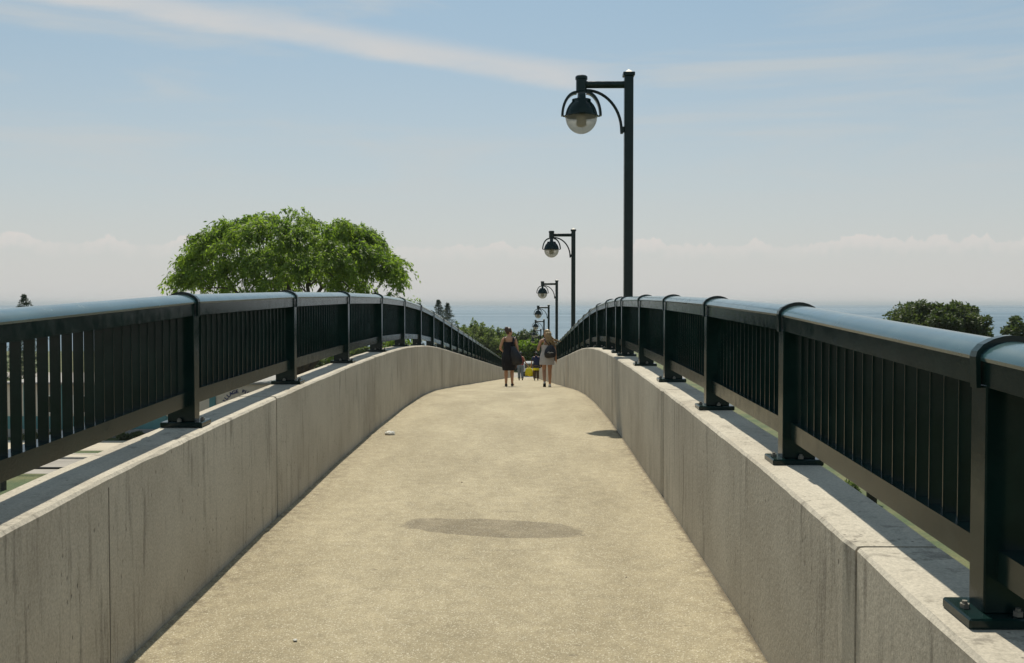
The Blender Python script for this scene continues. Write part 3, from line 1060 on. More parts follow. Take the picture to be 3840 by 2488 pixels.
def tree(px, d, top_z, width, m, label, seed, height_frac=0.62, name='tree', leaf=0.42, dens=1.0, lobes=26, upright=0.0):
    """a rounded broadleaf tree; px is the photograph's column (2380 wide), top_z and width in metres"""
    rnd = np.random.default_rng(seed)
    pr = random.Random(seed)
    X = (px - 1222) * d / 2314
    root = empty(name, (X, d, GND))
    tag(root, label, 'tree')
    H = top_z - GND
    ch = H * height_frac
    cz = H - ch / 2
    cents, rads, per = [], [], []
    for i in range(lobes):
        dv = rnd.normal(size=3)
        dv /= np.linalg.norm(dv)
        if dv[2] < -0.4: dv[2] *= -0.5
        q = rnd.uniform(0.35, 0.86)
        c = (dv[0] * width / 2 * q, dv[1] * width / 2 * q, cz + dv[2] * ch / 2 * q)
        r = width * rnd.uniform(0.10, 0.19)
        cents.append(c); rads.append(r); per.append(int(dens * 240 * (r / 0.9) ** 2) + 30)
    for i in range(lobes * 2):          # small tufts that break up the outline
        dv = rnd.normal(size=3)
        dv /= np.linalg.norm(dv)
        dv[2] = abs(dv[2]) if upright else dv[2]
        if dv[2] < -0.5: dv[2] = -dv[2]
        q = rnd.uniform(0.86, 1.04 + 0.1 * upright)
        c = (dv[0] * width / 2 * q, dv[1] * width / 2 * q, cz + dv[2] * ch / 2 * q)
        r = width * rnd.uniform(0.035, 0.07)
        cents.append(c); rads.append(r); per.append(int(dens * 110 * (r / 0.35) ** 1.5) + 14)
        if upright and c[2] > cz and i % 2:      # a leading shoot above the tuft
            for q2 in range(1, 4):
                cents.append((c[0] + 0.05 * q2, c[1], c[2] + 0.33 * q2)); rads.append(0.30 - 0.07 * q2); per.append(16)
    v, f = leaf_mesh(cents, rads, per, leaf, 0.5, -0.2 if upright else 0.2, rnd, 0.85 + 0.5 * upright)
    np_mesh('crown', v, f, m, root)
    tr = MB()
    fork = Vector((0, 0, H * 0.33))
    limb(tr, (0, 0, -0.3), fork, 0.05 * width + 0.04, 0.035 * width, pr, 0, 4)
    for c in cents[:10]:
        limb(tr, fork, c, 0.02 * width, 0.012, pr, 0.05, 5)
    tr.build('trunk', 'bark', root, True)
    return root

def spruce(px, d, top_z, width, label, seed, tiers=30):
    rnd = np.random.default_rng(seed)
    X = (px - 1222) * d / 2314
    root = empty('spruce_tree', (X, d, GND))
    tag(root, label, 'tree')
    H = top_z - GND
    MB().tube([(0, 0, -0.2), (0, 0, H * 0.5), (0, 0, H * 0.985)], [0.16, 0.10, 0.015], 8).build('trunk', 'bark', root, True)
    cents, rads, per = [], [], []
    for i in range(tiers):
        t = i / (tiers - 1)
        z = H * (0.12 + 0.86 * t)
        w_ = min(width / 2, 0.44 * (H - z)) + 0.05
        nb_ = int(5 + 7 * (1 - t))
        for k in range(nb_):
            a = rnd.uniform(0, 2 * math.pi)
            ln = w_ * rnd.uniform(0.65, 1.15)
            for s in (0.35, 0.62, 0.86, 1.0):
                cents.append((math.cos(a) * ln * s, math.sin(a) * ln * s, z + 0.10 * ln * s * s - 0.12 * ln * s + rnd.normal() * 0.05))
                rads.append(0.09 + 0.14 * min(1, ln) * (1.1 - 0.5 * s))
                per.append(14)
    v, f = leaf_mesh(cents, rads, per, 0.20, 0.28, 0.1, rnd, 0.45)
    np_mesh('crown', v, f, 'needle', root)
    return root

def top(px_y, d): return EYE - (px_y - 707) * d / 2314

spruce(1019, 128, top(696, 128), 4.6, 'slim dark spruce, the taller of a pair behind the railing', 31)
spruce(1040, 131, top(704, 131), 4.6, 'slim dark spruce, the shorter of a pair behind the railing', 32)
spruce(48, 92, top(684, 92), 3.2, 'lone spruce whose tip alone shows above the handrail', 33, 30)
tree(1086, 142, top(764, 142), 6.2, 'leaf_mid', 'leafy tree right beside the pair of spruces, loose shoots on top', 41, 0.8, upright=0.8, leaf=0.36, dens=0.75)
tree(1112, 146, top(768, 146), 6.6, 'leaf_mid', 'grey green tree between the spruces and the woman in black', 42, 0.8, upright=0.8, leaf=0.36, dens=0.75)
tree(1143, 150, top(778, 150), 6.6, 'leaf_mid', 'grey green bushy tree behind the woman in the black dress', 43, 0.8, upright=0.8, leaf=0.36, dens=0.75)
tree(1163, 158, top(806, 158), 6.0, 'leaf_dark', 'low dark tree behind the legs of the ramp railing', 44, 0.85, leaf=0.5)
tree(1208, 160, top(784, 160), 5.2, 'leaf_dark', 'dark tree rising between the two women', 45, 0.8, upright=0.6, leaf=0.38)
tree(1248, 165, top(782, 165), 5.4, 'leaf_dark', 'dark tree behind the far lamp posts', 46, 0.8, upright=0.6, leaf=0.38)
tree(1236, 146, top(795, 146), 5.8, 'leaf_lime', 'bright yellow green tree above the white van', 47, 0.85, leaf=0.45)
tree(1276, 150, top(800, 150), 6.0, 'leaf_mid', 'mid green tree behind the woman with the rucksack', 48, 0.85, leaf=0.45)
tree(1200, 150, top(815, 150), 5.0, 'leaf_lime', 'low yellow green tree behind the person in red', 49, 0.9, leaf=0.45)
tree(1310, 152, top(806, 152), 5.0, 'leaf_mid', 'mid green tree just behind the lamp post side railing', 50, 0.85, leaf=0.45)
tree(2172, 84, top(706, 84), 8.8, 'leaf_dark', 'round dark green tree whose crown tops the lamp side handrail', 51, 0.66, leaf=0.30, lobes=60, dens=1.3)
tree(2392, 80, top(734, 80), 5.4, 'leaf_dark', 'smaller dark tree standing next to the round dark green tree', 52, 0.7, leaf=0.28, lobes=30, dens=1.2)
tree(2345, 88, top(762, 88), 1.8, 'leaf_dark', 'small sapling beside the dark tree, just topping the handrail', 53, 0.4, leaf=0.25, lobes=8)
# greenery down beside the building
tree(712, 96, top(826, 96), 3.4, 'leaf_dark', 'dense dark tree beyond the cream building', 54, 0.8, leaf=0.3)
tree(772, 118, top(820, 118), 3.6, 'leaf_mid', 'leafy young tree by the far parking', 55, 0.8, leaf=0.3)
tree(652, 66.8, top(880, 66.8), 1.5, 'leaf_mid', 'small street tree in front of the cream building', 56, 0.5, leaf=0.2, lobes=12)
tree(838, 120, top(802, 120), 3.4, 'leaf_mid', 'leafy tree seen under the rail beyond the far parking', 57, 0.8, leaf=0.3)
tree(905, 125, top(790, 125), 4.0, 'leaf_dark', 'dark tree seen under the rail near the crest', 58, 0.8, leaf=0.3)

def shrub(x, y, w_, h, m, label, seed, name='shrub', cat='shrub', group=None):
    rnd = np.random.default_rng(seed)
    root = empty(name, (x, y, GND))
    tag(root, label, cat, group)
    cents, rads, per = [], [], []
    for i in range(26):
        cents.append((rnd.uniform(-w_ / 2, w_ / 2), rnd.uniform(-0.3, 0.3) * min(w_, 1.5), rnd.uniform(0.25, 0.8) * h))
        rads.append(h * rnd.uniform(0.22, 0.34)); per.append(90)
    v, f = leaf_mesh(cents, rads, per, 0.16, 0.5, 0.0, rnd, 0.9)
    np_mesh('foliage', v, f, m, root)
    MB().tube([(0, 0, -0.1), (0, 0, h * 0.5)], [0.05, 0.03], 6).build('stem', 'bark', root)
hl = ['low clipped hedge beside the tall guard post', 'low clipped hedge at the middle of the forecourt edge',
      'low clipped hedge below the teal pilasters', 'low clipped hedge below the painted letters']
for i, x in enumerate((-34.5, -30.8, -27.1, -23.4)):
    shrub(x, 70.9, 3.7, 0.55, 'leaf_dark', hl[i], 70 + i, 'hedge', 'hedge', 'hedges along the cream building')
sl = ['leafy shrub below the lamp side wall, nearest the boulders', 'leafy shrub below the lamp side wall beside the dark bin',
      'yellowish shrub below the lamp side wall', 'leafy shrub below the lamp side wall by the first pier']
for i, (x, y) in enumerate(((10.5, 47), (15.8, 50.5), (8.2, 54), (6.6, 60))):
    shrub(x, y, 1.8, 0.8, 'leaf_mid' if i != 2 else 'leaf_lime', sl[i], 80 + i, group='shrubs below the footbridge')

def boulder(x, y, r, seed, label):
    bm = bmesh.new()
    bmesh.ops.create_icosphere(bm, subdivisions=2, radius=r)
    pr = random.Random(seed)
    for v in bm.verts:
        v.co *= pr.uniform(0.8, 1.15)
        v.co.z *= 0.65
    o = MB().bm(bm).build('boulder', 'stone')
    o.location = (x, y, GND + r * 0.35)
    tag(o, label, 'boulder', 'boulders below the footbridge')
for i, (x, y, r, l) in enumerate(((9.4, 44.5, 0.45, 'grey boulder in the grass nearest the lamp side wall'), (11.6, 45.8, 0.3, 'small grey boulder in the grass beside the shrub'), (12.8, 44.0, 0.38, 'grey boulder in the grass farthest from the wall'))):
    boulder(x, y, r, 5 + i, l)

# guard rail and posts by the lot
def guard_post(x, y, h, w_, label, group=None):
    root = empty('guard_post', (x, y, GND))
    tag(root, label, 'post', group)
    MB().box(-w_ / 2, w_ / 2, -w_ / 2, w_ / 2, -0.2, h, 0.01).build('shaft', 'shoe_dark', root)
    MB().box(-w_ * 0.6, w_ * 0.6, -w_ * 0.6, w_ * 0.6, h - 0.005, h + 0.05, 0.01).build('cap', 'shoe_dark', root)
gr = empty('guard_rail', (-26, 56.2, GND))
tag(gr, 'low dark guard rail along the near edge of the grey parking lot', 'guard rail')
MB().box(-16, 10, -0.05, 0.05, 0.34, 0.46, 0.01).build('rail', 'shoe_dark', gr)
for k in range(9):
    MB().box(-16 + k * 3.2, -15.86 + k * 3.2, -0.049, 0.09, -0.2, 0.345).build('rail_post', 'shoe_dark', gr)
guard_post(-27.4, 51.6, 1.25, 0.24, 'thick dark post standing in the grass before the guard rail')
guard_post(-23.1, 65.0, 1.5, 0.08, 'thin dark post on the grass strip between walkway and forecourt')
guard_post(-22.6, 68.6, 0.9, 0.08, 'short thin post on the pale forecourt')
bn = empty('litter_bin', (16.9, 48.6, GND))
tag(bn, 'small dark bin standing on the grass below the lamp side wall', 'bin')
MB().lathe([(0.20, 0.0), (0.24, 0.05), (0.27, 0.80), (0.29, 0.84), (0.29, 0.88), (0.24, 0.88)], 16, (0, 0, 0), True).build('barrel', 'shoe_dark', bn, True, 40)
MB().lathe([(0.30, 0.885), (0.27, 0.98), (0.12, 1.04), (0.02, 1.05)], 16, (0, 0, 0), True).build('lid', 'shoe_dark', bn, True, 40)

# ------------------------------------------------------------------ building with the painted letters
def building():
    bx, by = -26.5, 72.2
    root = empty('shop_building', (bx, by, GND))
    tag(root, 'low cream building with teal pilasters and blue painted letters on its wall', 'building')
    W0, W1, Dp, Hh = -11.5, 8.6, 9.0, 3.9
    MB().box(W0, W1, 0.0, Dp, 0.0, Hh, 0.02).build('wall', 'cream', root)
    MB().box(W0 - 0.06, W1 + 0.06, -0.05, Dp + 0.06, -0.2, 0.62, 0.02).build('plinth', 'greywall', root)
    MB().box(W0 - 0.05, 3.4, -0.045, 0.1, 0.622, 1.55, 0.01).build('dado', 'teal', root)
    MB().box(W0 - 0.25, W1 + 0.25, -0.3, Dp + 0.25, Hh + 0.002, Hh + 0.16, 0.02).build('roof', 'greywall', root)
    for x in (-10.0, -7.4, -4.8, -2.3, 0.0, 1.9, 3.65):
        MB().box(x - 0.23, x + 0.23, -0.085, 0.05, 0.60, Hh - 0.004, 0.01).build('pilaster', 'teal', root)
    for x in (-8.7, -6.1, -3.55, -1.15):
        wdw = MB().box(x - 0.55, x + 0.55, -0.03, 0.05, 1.75, 3.1, 0.01).build('window', 'white_paint', root)
        MB().box(x - 0.46, x + 0.46, -0.036, 0.0, 1.84, 3.01).build('pane', 'dark_glass', wdw)
    # letters on an arch
    txt = 'VILLAGE BUT'
    rad = 1.12
    cx, cz = 5.65, 2.16
    a0, a1 = R(166), R(56)
    for i, ch in enumerate(txt):
        if ch == ' ': continue
        a = a0 + (a1 - a0) * i / (len(txt) - 1)
        cu = bpy.data.curves.new('letter', 'FONT')
        cu.body = ch
        cu.size = 0.36
        cu.extrude = 0.012
        cu.offset = 0.014
        cu.align_x = 'CENTER'
        tmp = bpy.data.objects.new('letter_curve', cu)
        COL.objects.link(tmp)
        bpy.context.view_layer.update()
        me = bpy.data.meshes.new_from_object(tmp.evaluated_get(bpy.context.evaluated_depsgraph_get()))
        bpy.data.objects.remove(tmp)
        me.materials.clear()
        me.materials.append(M['blue_letter'])
        o = bpy.data.objects.new('letter', me)
        COL.objects.link(o)
        o.parent = root
        o.matrix_local = Matrix.Translation((cx + rad * math.cos(a), -0.014, cz + rad * math.sin(a))) @ Matrix.Rotation(-(a - math.pi / 2), 4, 'Y') @ Matrix.Rotation(math.pi / 2, 4, 'X')
    return root
building()

# ------------------------------------------------------------------ white van at the foot of the ramp
def van():
    root = empty('van', (0.55, 134.2, GND + 0.012))
    tag(root, 'white van with dark rear window parked at the foot of the ramp', 'van')
    prof = [(-0.88, 0.35), (-0.92, 0.75), (-0.91, 1.05), (-0.84, 1.55), (-0.76, 1.82), (-0.60, 1.90), (0.60, 1.90), (0.76, 1.82), (0.84, 1.55), (0.91, 1.05), (0.92, 0.75), (0.88, 0.35)]
    rings = []
    for y, sx, sz in ((0.0, 0.96, 0.98), (0.12, 1.0, 1.0), (2.6, 1.0, 1.0), (3.3, 0.96, 0.84), (3.7, 0.95, 0.62), (4.5, 0.90, 0.54), (4.62, 0.84, 0.50)):
        rings.append([(x * sx, y, 0.35 + (z - 0.35) * sz) for x, z in prof])
    MB().loft([list(reversed(r)) for r in rings]).build('body', 'white_paint', root, True, 40)
    MB().box(-0.70, 0.70, -0.02, 0.03, 1.10, 1.66, 0.02).build('rear_window', 'dark_glass', root)
    for s in (-1, 1):
        MB().box(s * 0.845 - 0.05, s * 0.845 + 0.05, -0.018, 0.05, 0.80, 1.25, 0.01).build('tail_light', 'tail', root)
        MB().box(s * 0.88 - 0.012, s * 0.88 + 0.012, 0.5, 2.5, 1.12, 1.52, 0.008).build('side_window', 'dark_glass', root)
        for y in (0.95, 3.75):
            wh = MB().lathe([(0.19, -0.10), (0.32, -0.10), (0.335, -0.07), (0.335, 0.07), (0.32, 0.10), (0.19, 0.10)], 24).build('tyre', 'tyre', None, True, 40)
            wh.parent = root
            wh.location = (s * 0.79, y, 0.335)
            wh.rotation_euler = (0, math.pi / 2, 0)
            MB().lathe([(0.0, -0.05), (0.195, -0.07), (0.195, 0.07), (0.0, 0.05)], 16).build('rim', 'galv', wh, True, 40)
    MB().box(-0.90, 0.90, -0.07, 0.02, 0.36, 0.60, 0.02).build('bumper', 'tyre', root)
    pl = MB().box(-0.26, 0.26, -0.024, 0.0, 0.78, 0.90).build('number_plate', 'galv', root)
van()

# ------------------------------------------------------------------ people
def ell_ring(c, rx, ry, n=20, tilt=0.0, yaw=0.0):
    out = []
    for k in range(n):
        a = 2 * math.pi * k / n
        x, y = rx * math.cos(a), ry * math.sin(a)
        x, y = x * math.cos(yaw) - y * math.sin(yaw), x * math.sin(yaw) + y * math.cos(yaw)
        out.append((c[0] + x, c[1] + y, c[2] + tilt * y))
    return out

def body_mesh(parent, J, skin, head_yaw, voxel=0.009):
    """one continuous skin surface: skinned skeleton + head + fingers, fused by a voxel remesh"""
    verts, edges, rad = [], [], []
    def vtx(p, r):
        verts.append(tuple(p)); rad.append(r)
        return len(verts) - 1
    pel = vtx(J['pelvis'], (0.125, 0.095))
    wai = vtx(J['waist'], (0.105, 0.08))
    che = vtx(J['chest'], (0.125, 0.09))
    nb = vtx(J['neckbase'], (0.075, 0.065))
    nk = vtx(J['neck'], (0.047, 0.047))
    hd = vtx(J['head'], (0.055, 0.055))
    edges += [(pel, wai), (wai, che), (che, nb), (nb, nk), (nk, hd)]
    for s in 'LR':
        sh = vtx(J['sh' + s], (0.056, 0.056))
        el = vtx(J['el' + s], (0.040, 0.040))
        fm = vtx(Vector(J['el' + s]).lerp(Vector(J['wr' + s]), 0.3), (0.041, 0.041))
        wr = vtx(J['wr' + s], (0.025, 0.027))
        d = (Vector(J['wr' + s]) - Vector(J['el' + s])).normalized()
        hn = vtx(Vector(J['wr' + s]) + d * 0.085, (0.022, 0.036))
        edges += [(nb, sh), (sh, el), (el, fm), (fm, wr), (wr, hn)]
        hp = vtx(J['hip' + s], (0.098, 0.098))
        th = vtx(Vector(J['hip' + s]).lerp(Vector(J['kn' + s]), 0.45), (0.082, 0.082))
        kn = vtx(J['kn' + s], (0.053, 0.055))
        cf = vtx(Vector(J['kn' + s]).lerp(Vector(J['an' + s]), 0.32) + Vector((0, -0.012, 0)), (0.054, 0.057))
        an = vtx(J['an' + s], (0.034, 0.036))
        to = vtx(J['to' + s], (0.030, 0.026))
        edges += [(pel, hp), (hp, th), (th, kn), (kn, cf), (cf, an), (an, to)]
    me = bpy.data.meshes.new('body')
    me.from_pydata(verts, edges, [])
    o = bpy.data.objects.new('body_skeleton', me)
    COL.objects.link(o)
    sk = o.modifiers.new('skin', 'SKIN')
    for i, sv in enumerate(me.skin_vertices[0].data):
        sv.radius = rad[i]
        sv.use_root = (i == 0)
    sk.use_smooth_shade = True
    sb = o.modifiers.new('sub', 'SUBSURF')
    sb.levels = 2
    bpy.context.view_layer.update()
    dg = bpy.context.evaluated_depsgraph_get()
    m1 = bpy.data.meshes.new_from_object(o.evaluated_get(dg))
    bpy.data.objects.remove(o)
    mb_ = MB()
    mb_.add([v.co[:] for v in m1.vertices], [list(p.vertices) for p in m1.polygons])
    # head: skull, jaw, nose, ears
    hc = Vector(J['head'])
    rot = Matrix.Rotation(head_yaw, 3, 'Z')
    def blob(c, r, seg=14):
        bm = bmesh.new()
        bmesh.ops.create_uvsphere(bm, u_segments=seg, v_segments=seg // 2 + 3, radius=1)
        for v in bm.verts:
            p = Vector((v.co.x * r[0] + c[0], v.co.y * r[1] + c[1], v.co.z * r[2] + c[2]))
            v.co = hc + rot @ p
        mb_.bm(bm)
    blob((0, -0.005, 0.03), (0.074, 0.092, 0.095))
    blob((0, 0.028, -0.045), (0.054, 0.062, 0.066))
    blob((0, 0.098, -0.010), (0.012, 0.018, 0.022))
    blob((0, 0.086, -0.062), (0.024, 0.010, 0.009))
    for s in (-1, 1):
        blob((s * 0.076, -0.004, -0.008), (0.010, 0.018, 0.030))
        blob((s * 0.030, 0.082, 0.018), (0.014, 0.010, 0.009))
    # hands: five separate fingers, slightly curled
    for s, sg in (('L', -1), ('R', 1)):
        wr = Vector(J['wr' + s]); d = (wr - Vector(J['el' + s])).normalized()
        side_ = d.cross(Vector((sg, 0.0, 0.2))).normalized()
        palm = d.cross(side_).normalized() * sg
        for k, (off, ln) in enumerate(((-0.028, 0.066), (-0.010, 0.076), (0.009, 0.072), (0.026, 0.056))):
            a = wr + d * 0.085 + side_ * off
            b = a + d * ln * 0.5 + palm * -0.006
            c = b + d * ln * 0.42 - palm * 0.018
            mb_.tube([a, b, c], [0.0085, 0.008, 0.0065], 6)
        a = wr + d * 0.03 - side_ * 0.026
        mb_.tube([a, a + d * 0.035 - side_ * 0.024, a + d * 0.065 - side_ * 0.026], [0.011, 0.0095, 0.0075], 6)
    o = mb_.build('body_raw', skin)
    rm = o.modifiers.new('remesh', 'REMESH')
    rm.mode = 'VOXEL'
    rm.voxel_size = voxel
    rm.use_smooth_shade = True
    sm = o.modifiers.new('smooth', 'SMOOTH')
    sm.factor = 0.5
    sm.iterations = 3
    bpy.context.view_layer.update()
    dg = bpy.context.evaluated_depsgraph_get()
    m2 = bpy.data.meshes.new_from_object(o.evaluated_get(dg))
    bpy.data.objects.remove(o)
    m2.name = 'body'
    m2.materials.clear()
    m2.materials.append(M[skin])
    b = bpy.data.objects.new('body', m2)
    COL.objects.link(b)
    b.parent = parent
    return b

def pose(H, legs, arms, lean=0.0):
    s = H / 1.68
    J = {'pelvis': (0, 0, 0.93), 'waist': (0, 0.005, 1.08), 'chest': (0, 0.0 + lean * 0.3, 1.25), 'neckbase': (0, -0.005 + lean * 0.4, 1.375),
         'neck': (0, 0.005 + lean * 0.45, 1.45), 'head': (0, 0.02 + lean * 0.5, 1.565)}
    for k, sg in (('L', -1), ('R', 1)):
        J['sh' + k] = (sg * 0.168, -0.01 + lean * 0.4, 1.375)
        J['el' + k], J['wr' + k] = arms[k]
        J['hip' + k] = (sg * 0.088, 0, 0.87)
        J['kn' + k], J['an' + k], J['to' + k] = legs[k]
    return {k: tuple(c * s for c in v) for k, v in J.items()}

def shoe(parent, an, to, m, name='shoe', sole=None):
    an, to = Vector(an), Vector(to)
    d = (to - an)
    L = 0.25
    ang = math.atan2(d.z + 0.045, d.y)
    rings = []
    for t, hw, h in ((-0.30, 0.020, 0.030), (-0.26, 0.032, 0.065), (-0.05, 0.038, 0.080), (0.25, 0.042, 0.068), (0.50, 0.046, 0.052), (0.66, 0.036, 0.040), (0.72, 0.015, 0.026)):
        rings.append([(hw * math.cos(a) , t * L, max(0.0, h * 0.5 + h * 0.55 * math.sin(a))) for a in [2 * math.pi * k / 12 for k in range(12)]])
    o = MB().loft([list(r) for r in rings]).build(name, m, parent, True)
    o.location = (an.x, an.y, an.z - 0.072)
    o.rotation_euler = (ang, 0, 0)
    if sole:
        MB().box(-0.040, 0.040, -0.075, 0.165, -0.012, 0.006, 0.004).build('sole', sole, o)
    return o

def garment(parent, rings, m, name, cap=False):
    return MB().loft([ell_ring(*r) for r in rings], cap).build(name, m, parent, True)

def hair_cap(parent, hc, yaw, m, extra, name='hair'):
    """skull cap plus blobs/locks; hc is the head centre"""
    mb_ = MB()
    rot = Matrix.Rotation(yaw, 3, 'Z')
    hc = Vector(hc)
    bm = bmesh.new()
    bmesh.ops.create_uvsphere(bm, u_segments=22, v_segments=16, radius=1)
    kill = []
    for v in bm.verts:
        if v.co.y > 0.62 and v.co.z < 0.55: kill.append(v)
        elif v.co.z < -0.55 and v.co.y > -0.1: kill.append(v)
    bmesh.ops.delete(bm, geom=kill, context='VERTS')
    pr = random.Random(4)
    for v in bm.verts:
        k = 1 + pr.uniform(-0.03, 0.05)
        v.co = hc + rot @ Vector((v.co.x * 0.086 * k, v.co.y * 0.104 * k - 0.008, v.co.z * 0.105 * k + 0.032))
    mb_.bm(bm)
    extra(mb_, hc, rot)
    return mb_.build(name, m, parent, True)

def person(name_loc, label, group=None):
    r = empty('person', name_loc)
    tag(r, label, 'person', group)
    return r

def woman_black():
    x, y = -0.475, 28.3
    root = person((x, y, zd(y, x)), 'woman in a black strappy dress with pinned-up hair and a big shoulder bag')
    slope = -0.0715
    legs = {'L': ((-0.085, 0.02, 0.47), (-0.085, 0.0, 0.078), (-0.10, 0.13, 0.028)), 'R': ((0.085, 0.05, 0.475), (0.090, 0.02, 0.082), (0.135, 0.14, 0.03))}
    arms = {'L': ((-0.255, -0.03, 1.105), (-0.19, 0.17, 1.02)), 'R': ((0.245, -0.05, 1.09), (0.275, 0.06, 0.88))}
    J = pose(1.66, legs, arms)
    body_mesh(root, J, 'skin', R(-68))
    s = 1.66 / 1.68
    dr = [((0, 0, 0.47), 0.185, 0.14), ((0, 0, 0.60), 0.205, 0.155), ((0, -0.01, 0.78), 0.212, 0.165), ((0, -0.012, 0.90), 0.205, 0.165), ((0, -0.005, 1.00), 0.175, 0.14),
          ((0, 0.005, 1.08), 0.158, 0.122), ((0, 0.005, 1.17), 0.168, 0.128), ((0, 0.0, 1.25), 0.172, 0.128), ((0, 0.0, 1.285), 0.162, 0.118)]
    dr = [((c[0], c[1], c[2] * s), a, b) for c, a, b in dr]
    d = garment(root, dr, 'black_cloth', 'dress')
    for sg in (-1, 1):
        wdt = 0.012 if sg < 0 else 0.024
        MB().tube([(sg * 0.115, -0.112, 1.25), (sg * 0.118, -0.085, 1.36), (sg * 0.12, -0.02, 1.425), (sg * 0.118, 0.06, 1.38), (sg * 0.11, 0.11, 1.26)], wdt, 6).build('strap', 'black_cloth', d, True)
    def ext(mb_, hc, rot):
        for c, r in (((0.0, -0.085, 0.085), 0.058), ((0.02, -0.07, 0.12), 0.042), ((-0.03, -0.08, 0.115), 0.045), ((0.0, -0.10, 0.04), 0.04)):
            bm = bmesh.new()
            bmesh.ops.create_icosphere(bm, subdivisions=2, radius=r)
            pr = random.Random(int(r * 1000))
            for v in bm.verts:
                v.co = hc + rot @ (Vector(c) + v.co * pr.uniform(0.88, 1.14))
            mb_.bm(bm)
    hair_cap(root, J['head'], R(-68), 'hair_brown', ext)
    for k in 'LR':
        shoe(root, J['an' + k], J['to' + k], 'shoe_dark')
    # the bag
    bag = empty('shoulder_bag', (x + 0.17, y - 0.16, zd(y) + 0.62))
    tag(bag, 'big slouchy black bag hanging at the side of the woman in black', 'bag')
    rings = []
    for z, rx, ry, cx in ((0.0, 0.10, 0.06, 0.07), (0.04, 0.155, 0.085, 0.07), (0.15, 0.17, 0.095, 0.05), (0.28, 0.145, 0.085, 0.02), (0.42, 0.10, 0.06, -0.03), (0.54, 0.06, 0.03, -0.05)):
        rings.append([(px + 0.010 * math.sin(9 * px + 20 * z), py, pz + 0.02 * math.sin(5 * px)) for px, py, pz in ell_ring((cx, 0, z), rx, ry, 22)])
    MB().loft(rings).build('sack', 'black_bag', bag, True)
    MB().tube([(-0.05, 0.0, 0.52), (-0.02, 0.035, 0.68), (0.0, 0.11, 0.77), (0.02, 0.19, 0.795), (0.04, 0.26, 0.72), (0.05, 0.285, 0.55), (0.05, 0.25, 0.40), (0.05, 0.10, 0.36)], 0.016, 6).build('strap', 'black_bag', bag, True)

